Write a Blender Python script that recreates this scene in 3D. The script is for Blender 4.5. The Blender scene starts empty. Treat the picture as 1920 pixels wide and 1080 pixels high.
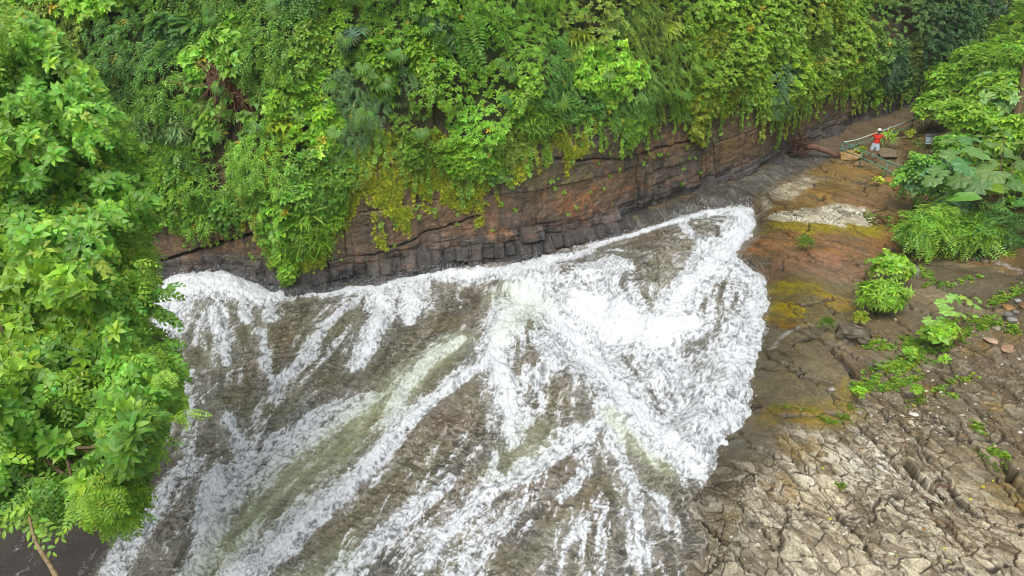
import bpy, bmesh, math, random, time
import numpy as np
from mathutils import Vector, Matrix
from mathutils.bvhtree import BVHTree
T0 = time.time()
random.seed(7)
rng = np.random.default_rng(7)
S = bpy.context.scene
COL = S.collection

# ---------------------------------------------------------------- camera, sky, sun, exposure
F, CX, CY, H, PITCH = 1281.0, 960.0, 540.0, 11.0, math.radians(28)
cam_d = bpy.data.cameras.new('camera')
cam_d.sensor_width = 36.0
cam_d.lens = 36.0 * F / 1920.0
cam_d.clip_start = 0.1
cam_d.clip_end = 2000
cam = bpy.data.objects.new('camera', cam_d)
COL.objects.link(cam)
cam.location = (0, 0, H)
cam.rotation_euler = (math.radians(90) - PITCH, 0, 0)
S.camera = cam

SUN_EL, SUN_AZ = math.radians(62), math.radians(200)     # overcast: broad soft sun behind the camera
w = bpy.data.worlds.new('World')
S.world = w
w.use_nodes = True
nt = w.node_tree
nt.nodes.clear()
sky = nt.nodes.new('ShaderNodeTexSky')
sky.sky_type = 'NISHITA'
sky.sun_disc = False
sky.sun_elevation = SUN_EL
sky.sun_rotation = SUN_AZ
sky.air_density = 1.0
sky.dust_density = 6.0
hs = nt.nodes.new('ShaderNodeHueSaturation')
hs.inputs['Saturation'].default_value = 0.22            # cloud cover takes the blue out of the sky
bg = nt.nodes.new('ShaderNodeBackground')
bg.inputs['Strength'].default_value = 0.15
wo = nt.nodes.new('ShaderNodeOutputWorld')
nt.links.new(sky.outputs[0], hs.inputs['Color'])
nt.links.new(hs.outputs[0], bg.inputs['Color'])
nt.links.new(bg.outputs[0], wo.inputs['Surface'])
sd = bpy.data.lights.new('sun', 'SUN')
sd.energy = 1.05
sd.angle = math.radians(40)
sd.color = (1.0, 0.965, 0.91)
sun = bpy.data.objects.new('sun', sd)
COL.objects.link(sun)
_az = SUN_AZ
_d = Vector((math.sin(_az) * math.cos(SUN_EL), math.cos(_az) * math.cos(SUN_EL), math.sin(SUN_EL)))
sun.rotation_euler = _d.to_track_quat('Z', 'Y').to_euler()
S.view_settings.view_transform = 'Standard'
S.view_settings.look = 'None'
S.view_settings.exposure = 0.10
S.view_settings.gamma = 1.0
S.cycles.max_bounces = 6
S.cycles.diffuse_bounces = 3
S.cycles.glossy_bounces = 2
S.cycles.transmission_bounces = 3
S.cycles.use_denoising = True
S.cycles.pixel_filter_type = 'BLACKMAN_HARRIS'
S.cycles.filter_width = 0.9

# ---------------------------------------------------------------- noise
_tabs = {}
def _tab(seed):
    if seed not in _tabs:
        _tabs[seed] = np.random.default_rng(1000 + seed).random((256, 256))
    return _tabs[seed]
def vn(x, y, seed=0):
    T = _tab(seed)
    x = np.asarray(x, float); y = np.asarray(y, float)
    ix = np.floor(x).astype(np.int64); iy = np.floor(y).astype(np.int64)
    fx = x - ix; fy = y - iy
    fx = fx * fx * (3 - 2 * fx); fy = fy * fy * (3 - 2 * fy)
    a = T[ix & 255, iy & 255]; b = T[(ix + 1) & 255, iy & 255]
    c = T[ix & 255, (iy + 1) & 255]; d = T[(ix + 1) & 255, (iy + 1) & 255]
    return (a * (1 - fx) + b * fx) * (1 - fy) + (c * (1 - fx) + d * fx) * fy
def fbm(x, y, seed=0, o=4, g=0.5):
    s = 0; a = 1; t = 0
    for k in range(o):
        s = s + a * vn(x * 2 ** k + 17.3 * k, y * 2 ** k - 9.1 * k, seed + k); t += a; a *= g
    return s / t
def voro(x, y, seed=0, jit=0.95):
    """F1, F2, cell random numbers"""
    T1, T2, T3 = _tab(seed + 50), _tab(seed + 51), _tab(seed + 52)
    ix = np.floor(x).astype(np.int64); iy = np.floor(y).astype(np.int64)
    f1 = np.full(x.shape, 9.0); f2 = np.full(x.shape, 9.0); r = np.zeros(x.shape)
    for dx in (-1, 0, 1):
        for dy in (-1, 0, 1):
            cx, cy = (ix + dx), (iy + dy)
            px = cx + 0.5 + jit * (T1[cx & 255, cy & 255] - 0.5)
            py = cy + 0.5 + jit * (T2[cx & 255, cy & 255] - 0.5)
            d = np.hypot(x - px, y - py)
            m = d < f1
            f2 = np.where(m, f1, np.minimum(f2, d))
            r = np.where(m, T3[cx & 255, cy & 255], r)
            f1 = np.where(m, d, f1)
    return f1, f2, r
def sst(a, b, x):
    t = np.clip((x - a) / (b - a), 0, 1)
    return t * t * (3 - 2 * t)
def lin(r, g, b):
    c = np.array([r, g, b]) / 255.0
    return np.where(c <= 0.04045, c / 12.92, ((c + 0.055) / 1.055) ** 2.4)
def mixc(c, col, m):
    return c * (1 - m[..., None]) + np.asarray(col) * m[..., None]

# ---------------------------------------------------------------- geometry of the view -> world points
cp, sp = math.cos(PITCH), math.sin(PITCH)
def smooth0(x, k=2.0):            # smooth max(0,x)
    return 0.5 * (x + np.sqrt(x * x + k))
def hill_line(y):
    return 16.5 + 0.42 * (y - 24)
def zb(x, y):
    """broad height of the river bed and the right bank"""
    x = np.asarray(x, float); y = np.asarray(y, float)
    z = -0.075 * smooth0(10 - x) - 0.02 * np.clip(30 - y, -30, 40)
    z = z + 0.04 * smooth0(x - 6)
    z = z + 0.42 * np.clip(smooth0(x - hill_line(y), 1.0), 0, 14)
    return z
def rayd(u, v):
    x = (u - CX) / F; y = (CY - v) / F
    return np.array([x, cp + y * sp, -sp + y * cp])
def gpt(u, v, lift=0.0):
    d = rayd(u, v); z = 0.0
    for _ in range(40):
        t = (H - z) / -d[2]
        z = 0.5 * z + 0.5 * (float(zb(d[0] * t, d[1] * t)) + lift)
    return np.array([d[0] * t, d[1] * t, H + d[2] * t])
def at_depth(u, v, t):
    d = rayd(u, v)
    return np.array([d[0] * t, d[1] * t, H + d[2] * t])
def depth_of(p):
    return cp * p[1] + sp * (H - p[2])
def gpoly(pts):
    return np.array([gpt(u, v)[:2] for u, v in pts])
def poly_sdf(X, Y, poly):
    """positive inside"""
    d = np.full(X.shape, 1e9); ins = np.zeros(X.shape, bool)
    n = len(poly)
    for i in range(n):
        x0, y0 = poly[i]; x1, y1 = poly[(i + 1) % n]
        ex, ey = x1 - x0, y1 - y0
        t = np.clip(((X - x0) * ex + (Y - y0) * ey) / (ex * ex + ey * ey + 1e-12), 0, 1)
        d = np.minimum(d, np.hypot(X - x0 - t * ex, Y - y0 - t * ey))
        c = ((y0 > Y) != (y1 > Y))
        xi = x0 + (Y - y0) * ex / (ey if abs(ey) > 1e-9 else 1e-9)
        ins ^= c & (X < xi)
    return np.where(ins, d, -d)
def line_mask(X, Y, pts, ws):
    """1 on the line, 0 at its (varying) half width"""
    m = np.zeros(X.shape)
    for i in range(len(pts) - 1):
        x0, y0 = pts[i]; x1, y1 = pts[i + 1]
        ex, ey = x1 - x0, y1 - y0
        t = np.clip(((X - x0) * ex + (Y - y0) * ey) / (ex * ex + ey * ey + 1e-12), 0, 1)
        w_ = ws[i] * (1 - t) + ws[i + 1] * t
        m = np.maximum(m, 1 - np.hypot(X - x0 - t * ex, Y - y0 - t * ey) / np.maximum(w_, 1e-4))
    return np.clip(m, 0, 1)

# ---------------------------------------------------------------- materials
def new_mat(name):
    m = bpy.data.materials.new(name); m.use_nodes = True
    m.node_tree.nodes.clear()
    return m, m.node_tree
def N(nt, t, **kw):
    n = nt.nodes.new(t)
    for k, v in kw.items(): setattr(n, k, v)
    return n
def surf_mat(name, rough=0.5, spec=0.5, bump_scale=30.0, bump=0.3, var=0.25, vscale=8.0, rough_attr=False, detail=6.0, bdist=0.02):
    """procedural surface whose own colour comes from the 'col' attribute times noise"""
    m, nt = new_mat(name)
    o = N(nt, 'ShaderNodeOutputMaterial'); p = N(nt, 'ShaderNodeBsdfPrincipled')
    a = N(nt, 'ShaderNodeAttribute', attribute_name='col')
    geo = N(nt, 'ShaderNodeNewGeometry')
    n1 = N(nt, 'ShaderNodeTexNoise'); n1.inputs['Scale'].default_value = vscale; n1.inputs['Detail'].default_value = detail
    n1.inputs['Roughness'].default_value = 0.7
    mr = N(nt, 'ShaderNodeMapRange'); mr.inputs['From Min'].default_value = 0.3; mr.inputs['From Max'].default_value = 0.7
    mr.inputs['To Min'].default_value = 1 - var; mr.inputs['To Max'].default_value = 1 + var
    mul = N(nt, 'ShaderNodeMix', data_type='RGBA', blend_type='MULTIPLY'); mul.inputs[0].default_value = 1
    n2 = N(nt, 'ShaderNodeTexNoise'); n2.inputs['Scale'].default_value = bump_scale; n2.inputs['Detail'].default_value = 8
    n2.inputs['Roughness'].default_value = 0.65
    b = N(nt, 'ShaderNodeBump'); b.inputs['Strength'].default_value = bump; b.inputs['Distance'].default_value = bdist
    L = nt.links.new
    L(geo.outputs['Position'], n1.inputs['Vector']); L(geo.outputs['Position'], n2.inputs['Vector'])
    L(n1.outputs['Fac'], mr.inputs['Value'])
    L(a.outputs['Color'], mul.inputs[6]); L(mr.outputs[0], mul.inputs[7])
    L(mul.outputs[2], p.inputs['Base Color'])
    L(n2.outputs['Fac'], b.inputs['Height']); L(b.outputs[0], p.inputs['Normal'])
    p.inputs['Specular IOR Level'].default_value = spec
    if rough_attr: L(a.outputs['Alpha'], p.inputs['Roughness'])
    else: p.inputs['Roughness'].default_value = rough
    L(p.outputs[0], o.inputs['Surface'])
    return m
def plain(name, col, rough=0.5, metal=0.0, var=0.15, scale=20.0, bump=0.15):
    m, nt = new_mat(name)
    o = N(nt, 'ShaderNodeOutputMaterial'); p = N(nt, 'ShaderNodeBsdfPrincipled')
    geo = N(nt, 'ShaderNodeTexCoord')
    n1 = N(nt, 'ShaderNodeTexNoise'); n1.inputs['Scale'].default_value = scale; n1.inputs['Detail'].default_value = 6
    cr = N(nt, 'ShaderNodeValToRGB')
    c = np.asarray(col, float)
    cr.color_ramp.elements[0].position = 0.3; cr.color_ramp.elements[0].color = (*np.clip(c * (1 - var), 0, 1), 1)
    cr.color_ramp.elements[1].position = 0.7; cr.color_ramp.elements[1].color = (*np.clip(c * (1 + var), 0, 1), 1)
    b = N(nt, 'ShaderNodeBump'); b.inputs['Strength'].default_value = bump; b.inputs['Distance'].default_value = 0.01
    L = nt.links.new
    L(geo.outputs['Object'], n1.inputs['Vector']); L(n1.outputs['Fac'], cr.inputs[0]); L(cr.outputs[0], p.inputs['Base Color'])
    L(n1.outputs['Fac'], b.inputs['Height']); L(b.outputs[0], p.inputs['Normal'])
    p.inputs['Roughness'].default_value = rough; p.inputs['Metallic'].default_value = metal
    L(p.outputs[0], o.inputs['Surface'])
    return m
def leaf_mat(name='leaf', rough=0.42, trans=0.28):
    m, nt = new_mat(name)
    o = N(nt, 'ShaderNodeOutputMaterial'); p = N(nt, 'ShaderNodeBsdfPrincipled')
    a = N(nt, 'ShaderNodeAttribute', attribute_name='col')
    geo = N(nt, 'ShaderNodeNewGeometry')
    n1 = N(nt, 'ShaderNodeTexNoise'); n1.inputs['Scale'].default_value = 9.0; n1.inputs['Detail'].default_value = 5
    mr = N(nt, 'ShaderNodeMapRange'); mr.inputs['From Min'].default_value = 0.3; mr.inputs['From Max'].default_value = 0.7
    mr.inputs['To Min'].default_value = 0.8; mr.inputs['To Max'].default_value = 1.2
    mul = N(nt, 'ShaderNodeMix', data_type='RGBA', blend_type='MULTIPLY'); mul.inputs[0].default_value = 1
    tr = N(nt, 'ShaderNodeBsdfTranslucent'); mx = N(nt, 'ShaderNodeMixShader'); mx.inputs[0].default_value = trans
    hs = N(nt, 'ShaderNodeHueSaturation'); hs.inputs['Hue'].default_value = 0.485; hs.inputs['Value'].default_value = 1.5
    L = nt.links.new
    L(geo.outputs['Position'], n1.inputs['Vector']); L(n1.outputs['Fac'], mr.inputs['Value'])
    L(a.outputs['Color'], mul.inputs[6]); L(mr.outputs[0], mul.inputs[7])
    L(mul.outputs[2], p.inputs['Base Color']); L(mul.outputs[2], hs.inputs['Color']); L(hs.outputs[0], tr.inputs['Color'])
    p.inputs['Roughness'].default_value = rough; p.inputs['Specular IOR Level'].default_value = 0.45
    L(p.outputs[0], mx.inputs[1]); L(tr.outputs[0], mx.inputs[2]); L(mx.outputs[0], o.inputs['Surface'])
    return m
M_LEAF = leaf_mat()
M_ROCK = surf_mat('wet_rock', rough_attr=True, spec=0.5, bump_scale=22, bump=0.7, var=0.42, vscale=26, bdist=0.03, detail=8)
M_CLIFF = surf_mat('cliff_rock', rough=0.55, spec=0.45, bump_scale=12, bump=0.95, var=0.6, vscale=14, bdist=0.08, detail=10)
M_WATER = surf_mat('river_water', rough_attr=True, spec=0.5, bump_scale=30, bump=0.5, var=0.14, vscale=38, bdist=0.02)
M_STEM = plain('bark', lin(105, 85, 60), 0.8)
M_SOIL = plain('soil', lin(60, 55, 35), 0.9, var=0.4, scale=2)

# ---------------------------------------------------------------- mesh helpers
def mesh_np(name, V, Fc, mat=None, col=None, smooth=True, parent=None):
    """V (n,3), Fc (m,3|4)"""
    V = np.ascontiguousarray(V, np.float32); Fc = np.ascontiguousarray(Fc, np.int32)
    me = bpy.data.meshes.new(name)
    k = Fc.shape[1]
    me.vertices.add(len(V)); me.vertices.foreach_set('co', V.ravel())
    me.loops.add(Fc.size); me.loops.foreach_set('vertex_index', Fc.ravel())
    me.polygons.add(len(Fc)); me.polygons.foreach_set('loop_start', np.arange(0, Fc.size, k, dtype=np.int32))
    me.polygons.foreach_set('loop_total', np.full(len(Fc), k, np.int32))
    if smooth: me.polygons.foreach_set('use_smooth', np.ones(len(Fc), bool))
    if col is not None:
        a = me.attributes.new('col', 'FLOAT_COLOR', 'POINT')
        c = np.ones((len(V), 4), np.float32); c[:, :col.shape[1]] = col
        a.data.foreach_set('color', c.ravel())
    me.update(calc_edges=True)
    if mat: me.materials.append(mat)
    o = bpy.data.objects.new(name, me); COL.objects.link(o)
    if parent: o.parent = parent
    return o
def tag(o, label=None, cat=None, group=None, kind=None):
    if label: o['label'] = label
    if cat: o['category'] = cat
    if group: o['group'] = group
    if kind: o['kind'] = kind
    return o
def empty(name, loc, label, cat, group=None):
    o = bpy.data.objects.new(name, None); COL.objects.link(o); o.location = loc
    bpy.context.view_layer.update() if False else None
    return tag(o, label, cat, group)
def tube(pts, rad, seg=6):
    """tapered tube through points -> V, F(quads)"""
    pts = np.asarray(pts, float); n = len(pts)
    rad = np.broadcast_to(np.asarray(rad, float), (n,)) if np.ndim(rad) else np.full(n, rad)
    tan = np.gradient(pts, axis=0); tan /= np.linalg.norm(tan, axis=1, keepdims=True) + 1e-9
    up = np.array([0, 0, 1.0]) if abs(tan[0][2]) < 0.9 else np.array([1.0, 0, 0])
    V = []
    for i in range(n):
        a = np.cross(tan[i], up); a /= np.linalg.norm(a) + 1e-9; b = np.cross(a, tan[i])
        for k in range(seg):
            t = 2 * math.pi * k / seg
            V.append(pts[i] + rad[i] * (a * math.cos(t) + b * math.sin(t)))
    Fq = []
    for i in range(n - 1):
        for k in range(seg):
            Fq.append((i * seg + k, i * seg + (k + 1) % seg, (i + 1) * seg + (k + 1) % seg, (i + 1) * seg + k))
    V.append(pts[0]); V.append(pts[-1]); c0, c1 = n * seg, n * seg + 1
    for k in range(seg):
        Fq.append((c0, c0, (k + 1) % seg, k)[1:] + (k,)) if False else None
    return np.array(V), Fq, [(c0, (k + 1) % seg, k) for k in range(seg)] + [(c1, (n - 1) * seg + k, (n - 1) * seg + (k + 1) % seg) for k in range(seg)]
class MB:
    def __init__(s): s.v = []; s.f = []; s.n = 0
    def add(s, V, Fs):
        s.v.append(np.asarray(V, float)); s.f += [tuple(i + s.n for i in f) for f in Fs]; s.n += len(V); return s
    def tube(s, pts, rad, seg=6):
        V, q, t = tube(pts, rad, seg); return s.add(V, q + t)
    def box(s, c, d, R=None):
        c = np.asarray(c, float); d = np.asarray(d, float) / 2
        V = np.array([[x, y, z] for x in (-1, 1) for y in (-1, 1) for z in (-1, 1)]) * d
        if R is not None: V = V @ np.asarray(R).T
        return s.add(V + c, [(0, 1, 3, 2), (4, 6, 7, 5), (0, 4, 5, 1), (2, 3, 7, 6), (0, 2, 6, 4), (1, 5, 7, 3)])
    def build(s, name, mat, parent=None, smooth=True, bevel=0):
        me = bpy.data.meshes.new(name)
        V = np.concatenate(s.v)
        me.from_pydata(V.tolist(), [], s.f); me.update()
        if smooth: me.polygons.foreach_set('use_smooth', np.ones(len(me.polygons), bool))
        me.materials.append(mat)
        o = bpy.data.objects.new(name, me); COL.objects.link(o)
        if parent: o.parent = parent
        if bevel:
            b = o.modifiers.new('b', 'BEVEL'); b.width = bevel; b.segments = 2
        return o
def local(o_root, V):
    return np.asarray(V, float) - np.array(o_root.location)
# ================================================================ RIVER BED, BANKS AND WATER
NA = 1480
av = np.linspace(-0.86, 0.86, NA)
vv = np.concatenate([np.arange(1560, 1130, -6.0), np.arange(1130, 120, -1.45)])
yy = (CY - vv) / F
Yrow = H * (cp + yy * sp) / (sp - yy * cp)
Yrow = Yrow[Yrow < 85]
NR = len(Yrow)
GX = av[None, :] * (cp * Yrow + sp * H)[:, None]
GY = np.repeat(Yrow[:, None], NA, 1)
base = zb(GX, GY)

WATER_PX = [(-900, 1560), (-900, 560), (100, 548), (300, 532), (400, 512), (450, 518), (505, 545), (560, 552), (700, 533), (830, 503), (1000, 482), (1130, 447),
            (1250, 414), (1330, 392), (1385, 381), (1412, 390), (1420, 412), (1408, 440), (1380, 470), (1395, 492), (1428, 515), (1442, 560), (1432, 620), (1408, 680), (1414, 735),
            (1395, 790), (1352, 835), (1338, 880), (1322, 910), (1318, 950), (1325, 1010), (1310, 1080), (1290, 1560)]
WP = gpoly(WATER_PX)
wx = 0.5 * (fbm(GX * 1.3, GY * 1.3, 3, 4) - 0.5); wy = 0.5 * (fbm(GX * 1.3 + 40, GY * 1.3, 4, 4) - 0.5)
wsd = poly_sdf(GX + wx, GY + wy, WP)

# ---- foam: lines of white water (pixels of the photo -> points on the river)
ST = [  # (points, half widths in photo px, strength)
 ([(230, 575), (330, 562), (400, 548), (480, 560), (560, 552), (650, 545), (740, 533), (800, 518), (870, 518), (950, 520), (1020, 505)], [55, 58, 62, 42, 22, 20, 26, 30, 32, 38, 40], 1.35),
 ([(300, 560), (360, 530), (420, 530), (470, 545)], [40, 42, 42, 30], 1.5),
 ([(1000, 495), (1080, 480), (1130, 458), (1200, 436), (1270, 415), (1340, 400), (1400, 395)], [30, 14, 9, 8, 12, 24, 26], 1.25),
 ([(1270, 410), (1300, 450), (1310, 470)], [16, 10, 6], 0.8),
 ([(1380, 400), (1400, 425), (1370, 470), (1320, 520), (1270, 570), (1250, 600)], [30, 34, 40, 42, 40, 40], 1.2),
 ([(1390, 480), (1420, 530), (1425, 580), (1400, 640), (1370, 700), (1380, 760), (1350, 820), (1310, 880)], [26, 34, 40, 50, 56, 56, 50, 30], .92),
 ([(1090, 560), (1150, 590), (1230, 620), (1290, 610)], [50, 70, 60, 44], 1.5),
 ([(990, 560), (1060, 600), (1110, 660), (1160, 720), (1210, 780), (1260, 840), (1310, 890)], [50, 60, 62, 64, 62, 50, 24], 1.2),
 ([(1230, 640), (1280, 700), (1300, 760), (1310, 820)], [60, 70, 70, 50], .75),
 ([(1000, 535), (955, 600), (928, 660), (938, 700), (955, 760), (962, 832)], [48, 46, 36, 30, 26, 16], 1.3),
 ([(1020, 640), (1045, 680), (1010, 720)], [50, 40, 20], 0.8),
 ([(920, 675), (850, 722), (790, 770), (740, 815), (705, 860), (680, 895), (600, 955), (530, 1020), (440, 1090)], [20, 18, 18, 20, 22, 30, 36, 44, 52], 1.15),
 ([(860, 640), (790, 690), (755, 735), (742, 790), (722, 840)], [18, 20, 20, 17, 15], 1.0),
 ([(705, 548), (722, 590), (695, 640), (668, 692)], [42, 32, 24, 14], 1.1),
 ([(768, 540), (772, 575), (768, 608)], [40, 30, 10], 1.2),
 ([(672, 562), (612, 610), (575, 675), (522, 720), (510, 752)], [14, 15, 17, 20, 12], 0.95),
 ([(492, 620), (500, 680), (512, 720)], [8, 10, 14], 0.7),
 ([(400, 590), (416, 630), (428, 682)], [26, 16, 12], 0.95),
 ([(330, 590), (312, 625), (290, 650)], [40, 42, 30], 0.9),
 ([(460, 580), (464, 608)], [16, 10], 0.9), ([(505, 575), (512, 600)], [16, 12], 0.8), ([(372, 600), (368, 650)], [10, 8], 0.6),
 ([(700, 745), (600, 790), (510, 850), (440, 920), (405, 985), (380, 1060), (350, 1120)], [30, 60, 70, 62, 40, 34, 40], 0.72),
 ([(415, 900), (392, 950), (398, 1000)], [36, 36, 30], 1.15),
 ([(400, 1000), (370, 1060), (330, 1120)], [20, 26, 30], 1.0),
 ([(430, 780), (446, 830), (456, 890)], [11, 12, 13], 0.85),
 ([(1140, 785), (1060, 840), (980, 890), (900, 940), (840, 1000), (800, 1060)], [18, 24, 22, 18, 20, 24], 1.0),
 ([(928, 850), (924, 880), (942, 905)], [9, 11, 12], 0.85),
 ([(1140, 790), (1165, 860), (1185, 920), (1200, 990), (1215, 1060)], [30, 18, 10, 8, 8], 0.7),
 ([(1180, 900), (1240, 940), (1255, 990)], [12, 8, 7], 0.7),
 ([(1090, 820), (1100, 880), (1060, 930)], [40, 26, 16], 0.62),
 ([(845, 905), (785, 960), (720, 1005), (650, 1075), (620, 1120)], [14, 26, 36, 40, 40], 0.72),
 ([(540, 1000), (470, 1060), (430, 1120)], [50, 60, 60], 0.72),
 ([(360, 870), (305, 935), (258, 1000), (215, 1075), (190, 1130)], [26, 40, 44, 36, 34], 0.74),
 ([(1095, 985), (1085, 1005)], [12, 14], 0.9), ([(1180, 965), (1176, 990)], [10, 8], 0.6),
 ([(1150, 740), (1130, 800)], [40, 20], 0.9), ([(990, 700), (1010, 760), (990, 800)], [22, 18, 10], 0.45),
 ([(640, 640), (560, 700), (480, 790)], [30, 40, 40], 0.25), ([(960, 980), (880, 1040), (860, 1120)], [40, 50, 60], 0.35),
 ([(330, 690), (380, 780), (340, 860)], [20, 26, 26], 0.35),
 ([(1100, 520), (1180, 500), (1120, 550)], [36, 30, 30], 0.75), ([(1050, 490), (1110, 480)], [18, 10], 0.8),
]
GREEN = [([(860, 640), (760, 720), (640, 830), (520, 920), (440, 1010), (380, 1090)], [40, 60, 70, 70, 60, 50], 1.0),
         ([(960, 560), (1000, 575), (940, 640)], [60, 50, 30], 0.8), ([(1140, 780), (1200, 850), (1260, 890)], [20, 24, 16], 1.0),
         ([(1000, 820), (940, 880)], [60, 50], 0.5), ([(1330, 388), (1400, 384)], [14, 10], 0.7), ([(640, 1040), (560, 1110)], [50, 60], 0.6)]
DARK = [[(1175, 462), (1270, 428), (1300, 450), (1300, 480), (1272, 520), (1262, 556), (1232, 562), (1200, 540), (1172, 505), (1165, 480)]]
def to_world(lines):
    out = []
    for pts, ws, s in lines:
        P = [gpt(u, v) for u, v in pts]
        W = [w_ * depth_of(p) / F for w_, p in zip(ws, P)]
        out.append((np.array([p[:2] for p in P]), np.array(W), s))
    return out
STW = to_world(ST); GRW = to_world(GREEN)
# flow field on a coarse grid
c_r = np.arange(0, NR + 12, 12).clip(max=NR - 1); c_c = np.arange(0, NA + 20, 20).clip(max=NA - 1)
cX = GX[np.ix_(c_r, c_c)]; cY = GY[np.ix_(c_r, c_c)]
fx = np.full(cX.shape, -0.02); fy = np.full(cX.shape, -0.04)
for P, W, s in STW[1:]:
    for i in range(len(P) - 1):
        d = P[i + 1] - P[i]; L_ = np.hypot(*d)
        if L_ < 1e-6: continue
        for q in (0.25, 0.75):
            mx_, my_ = P[i] + d * q
            w_ = L_ * s / (((cX - mx_) ** 2 + (cY - my_) ** 2) + 0.25) ** 1.6
            fx += w_ * d[0] / L_; fy += w_ * d[1] / L_
def upsample(A):
    R = np.interp(np.arange(NR), c_r[:-1] if c_r[-1] == c_r[-2] else c_r, np.arange(len(c_r[:-1] if c_r[-1] == c_r[-2] else c_r)))
    C = np.interp(np.arange(NA), c_c[:-1] if c_c[-1] == c_c[-2] else c_c, np.arange(len(c_c[:-1] if c_c[-1] == c_c[-2] else c_c)))
    r0 = np.floor(R).astype(int); c0 = np.floor(C).astype(int); r1 = np.minimum(r0 + 1, A.shape[0] - 1); c1 = np.minimum(c0 + 1, A.shape[1] - 1)
    fr = (R - r0)[:, None]; fc = (C - c0)[None, :]
    return (A[np.ix_(r0, c0)] * (1 - fr) * (1 - fc) + A[np.ix_(r1, c0)] * fr * (1 - fc) + A[np.ix_(r0, c1)] * (1 - fr) * fc + A[np.ix_(r1, c1)] * fr * fc)
n_ = np.hypot(fx, fy); fx /= n_; fy /= n_
DX = upsample(fx); DY = upsample(fy); n_ = np.hypot(DX, DY) + 1e-9; DX /= n_; DY /= n_

def grid_mesh(name, X, Y, Z, col, quad, mat):
    nr, nc = X.shape
    I = np.arange(nr * nc).reshape(nr, nc)
    q = np.stack([I[:-1, :-1][quad], I[:-1, 1:][quad], I[1:, 1:][quad], I[1:, :-1][quad]], 1)
    used = np.unique(q); remap = np.zeros(nr * nc, np.int64); remap[used] = np.arange(len(used))
    V = np.stack([X.ravel(), Y.ravel(), Z.ravel()], 1)[used]
    return mesh_np(name, V, remap[q], mat, col.reshape(-1, col.shape[-1])[used])
# ---- rock ground
X, Y = GX, GY
ca, sa = math.cos(math.radians(-66)), math.sin(math.radians(-66))   # joints run towards the camera, a little to the right
U = (X * ca + Y * sa); Vv = (-X * sa + Y * ca)
wu = 0.35 * (fbm(X * 1.7, Y * 1.7, 60, 4, .6) - .5); wv = 0.35 * (fbm(X * 1.7 + 5, Y * 1.7, 61, 4, .6) - .5)
f1, f2, rid = voro((U + wu) / 0.55, (Vv + wv) / 0.30, 1)
e1 = (f2 - f1)
g1, g2, rid2 = voro((U + wu) / 0.19, (Vv + wv) / 0.10, 5)
e2 = (g2 - g1)
h1, h2, rid3 = voro((U + wu * 2) / 3.4, (Vv + wv * 2) / 1.1, 9)
e3 = (h2 - h1)
nf = fbm(X * 2.2, Y * 2.2, 70, 5, .6); nl = fbm(X * .45, Y * .45, 71, 4); nh = fbm(X * 9, Y * 9, 72, 4, .65)
col = np.zeros(X.shape + (3,)) + lin(110, 102, 84)
col = mixc(col, lin(134, 120, 94), sst(0.45, 0.7, nf))
col = mixc(col, lin(96, 80, 62), sst(0.45, 0.7, nl) * 0.7)
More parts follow.
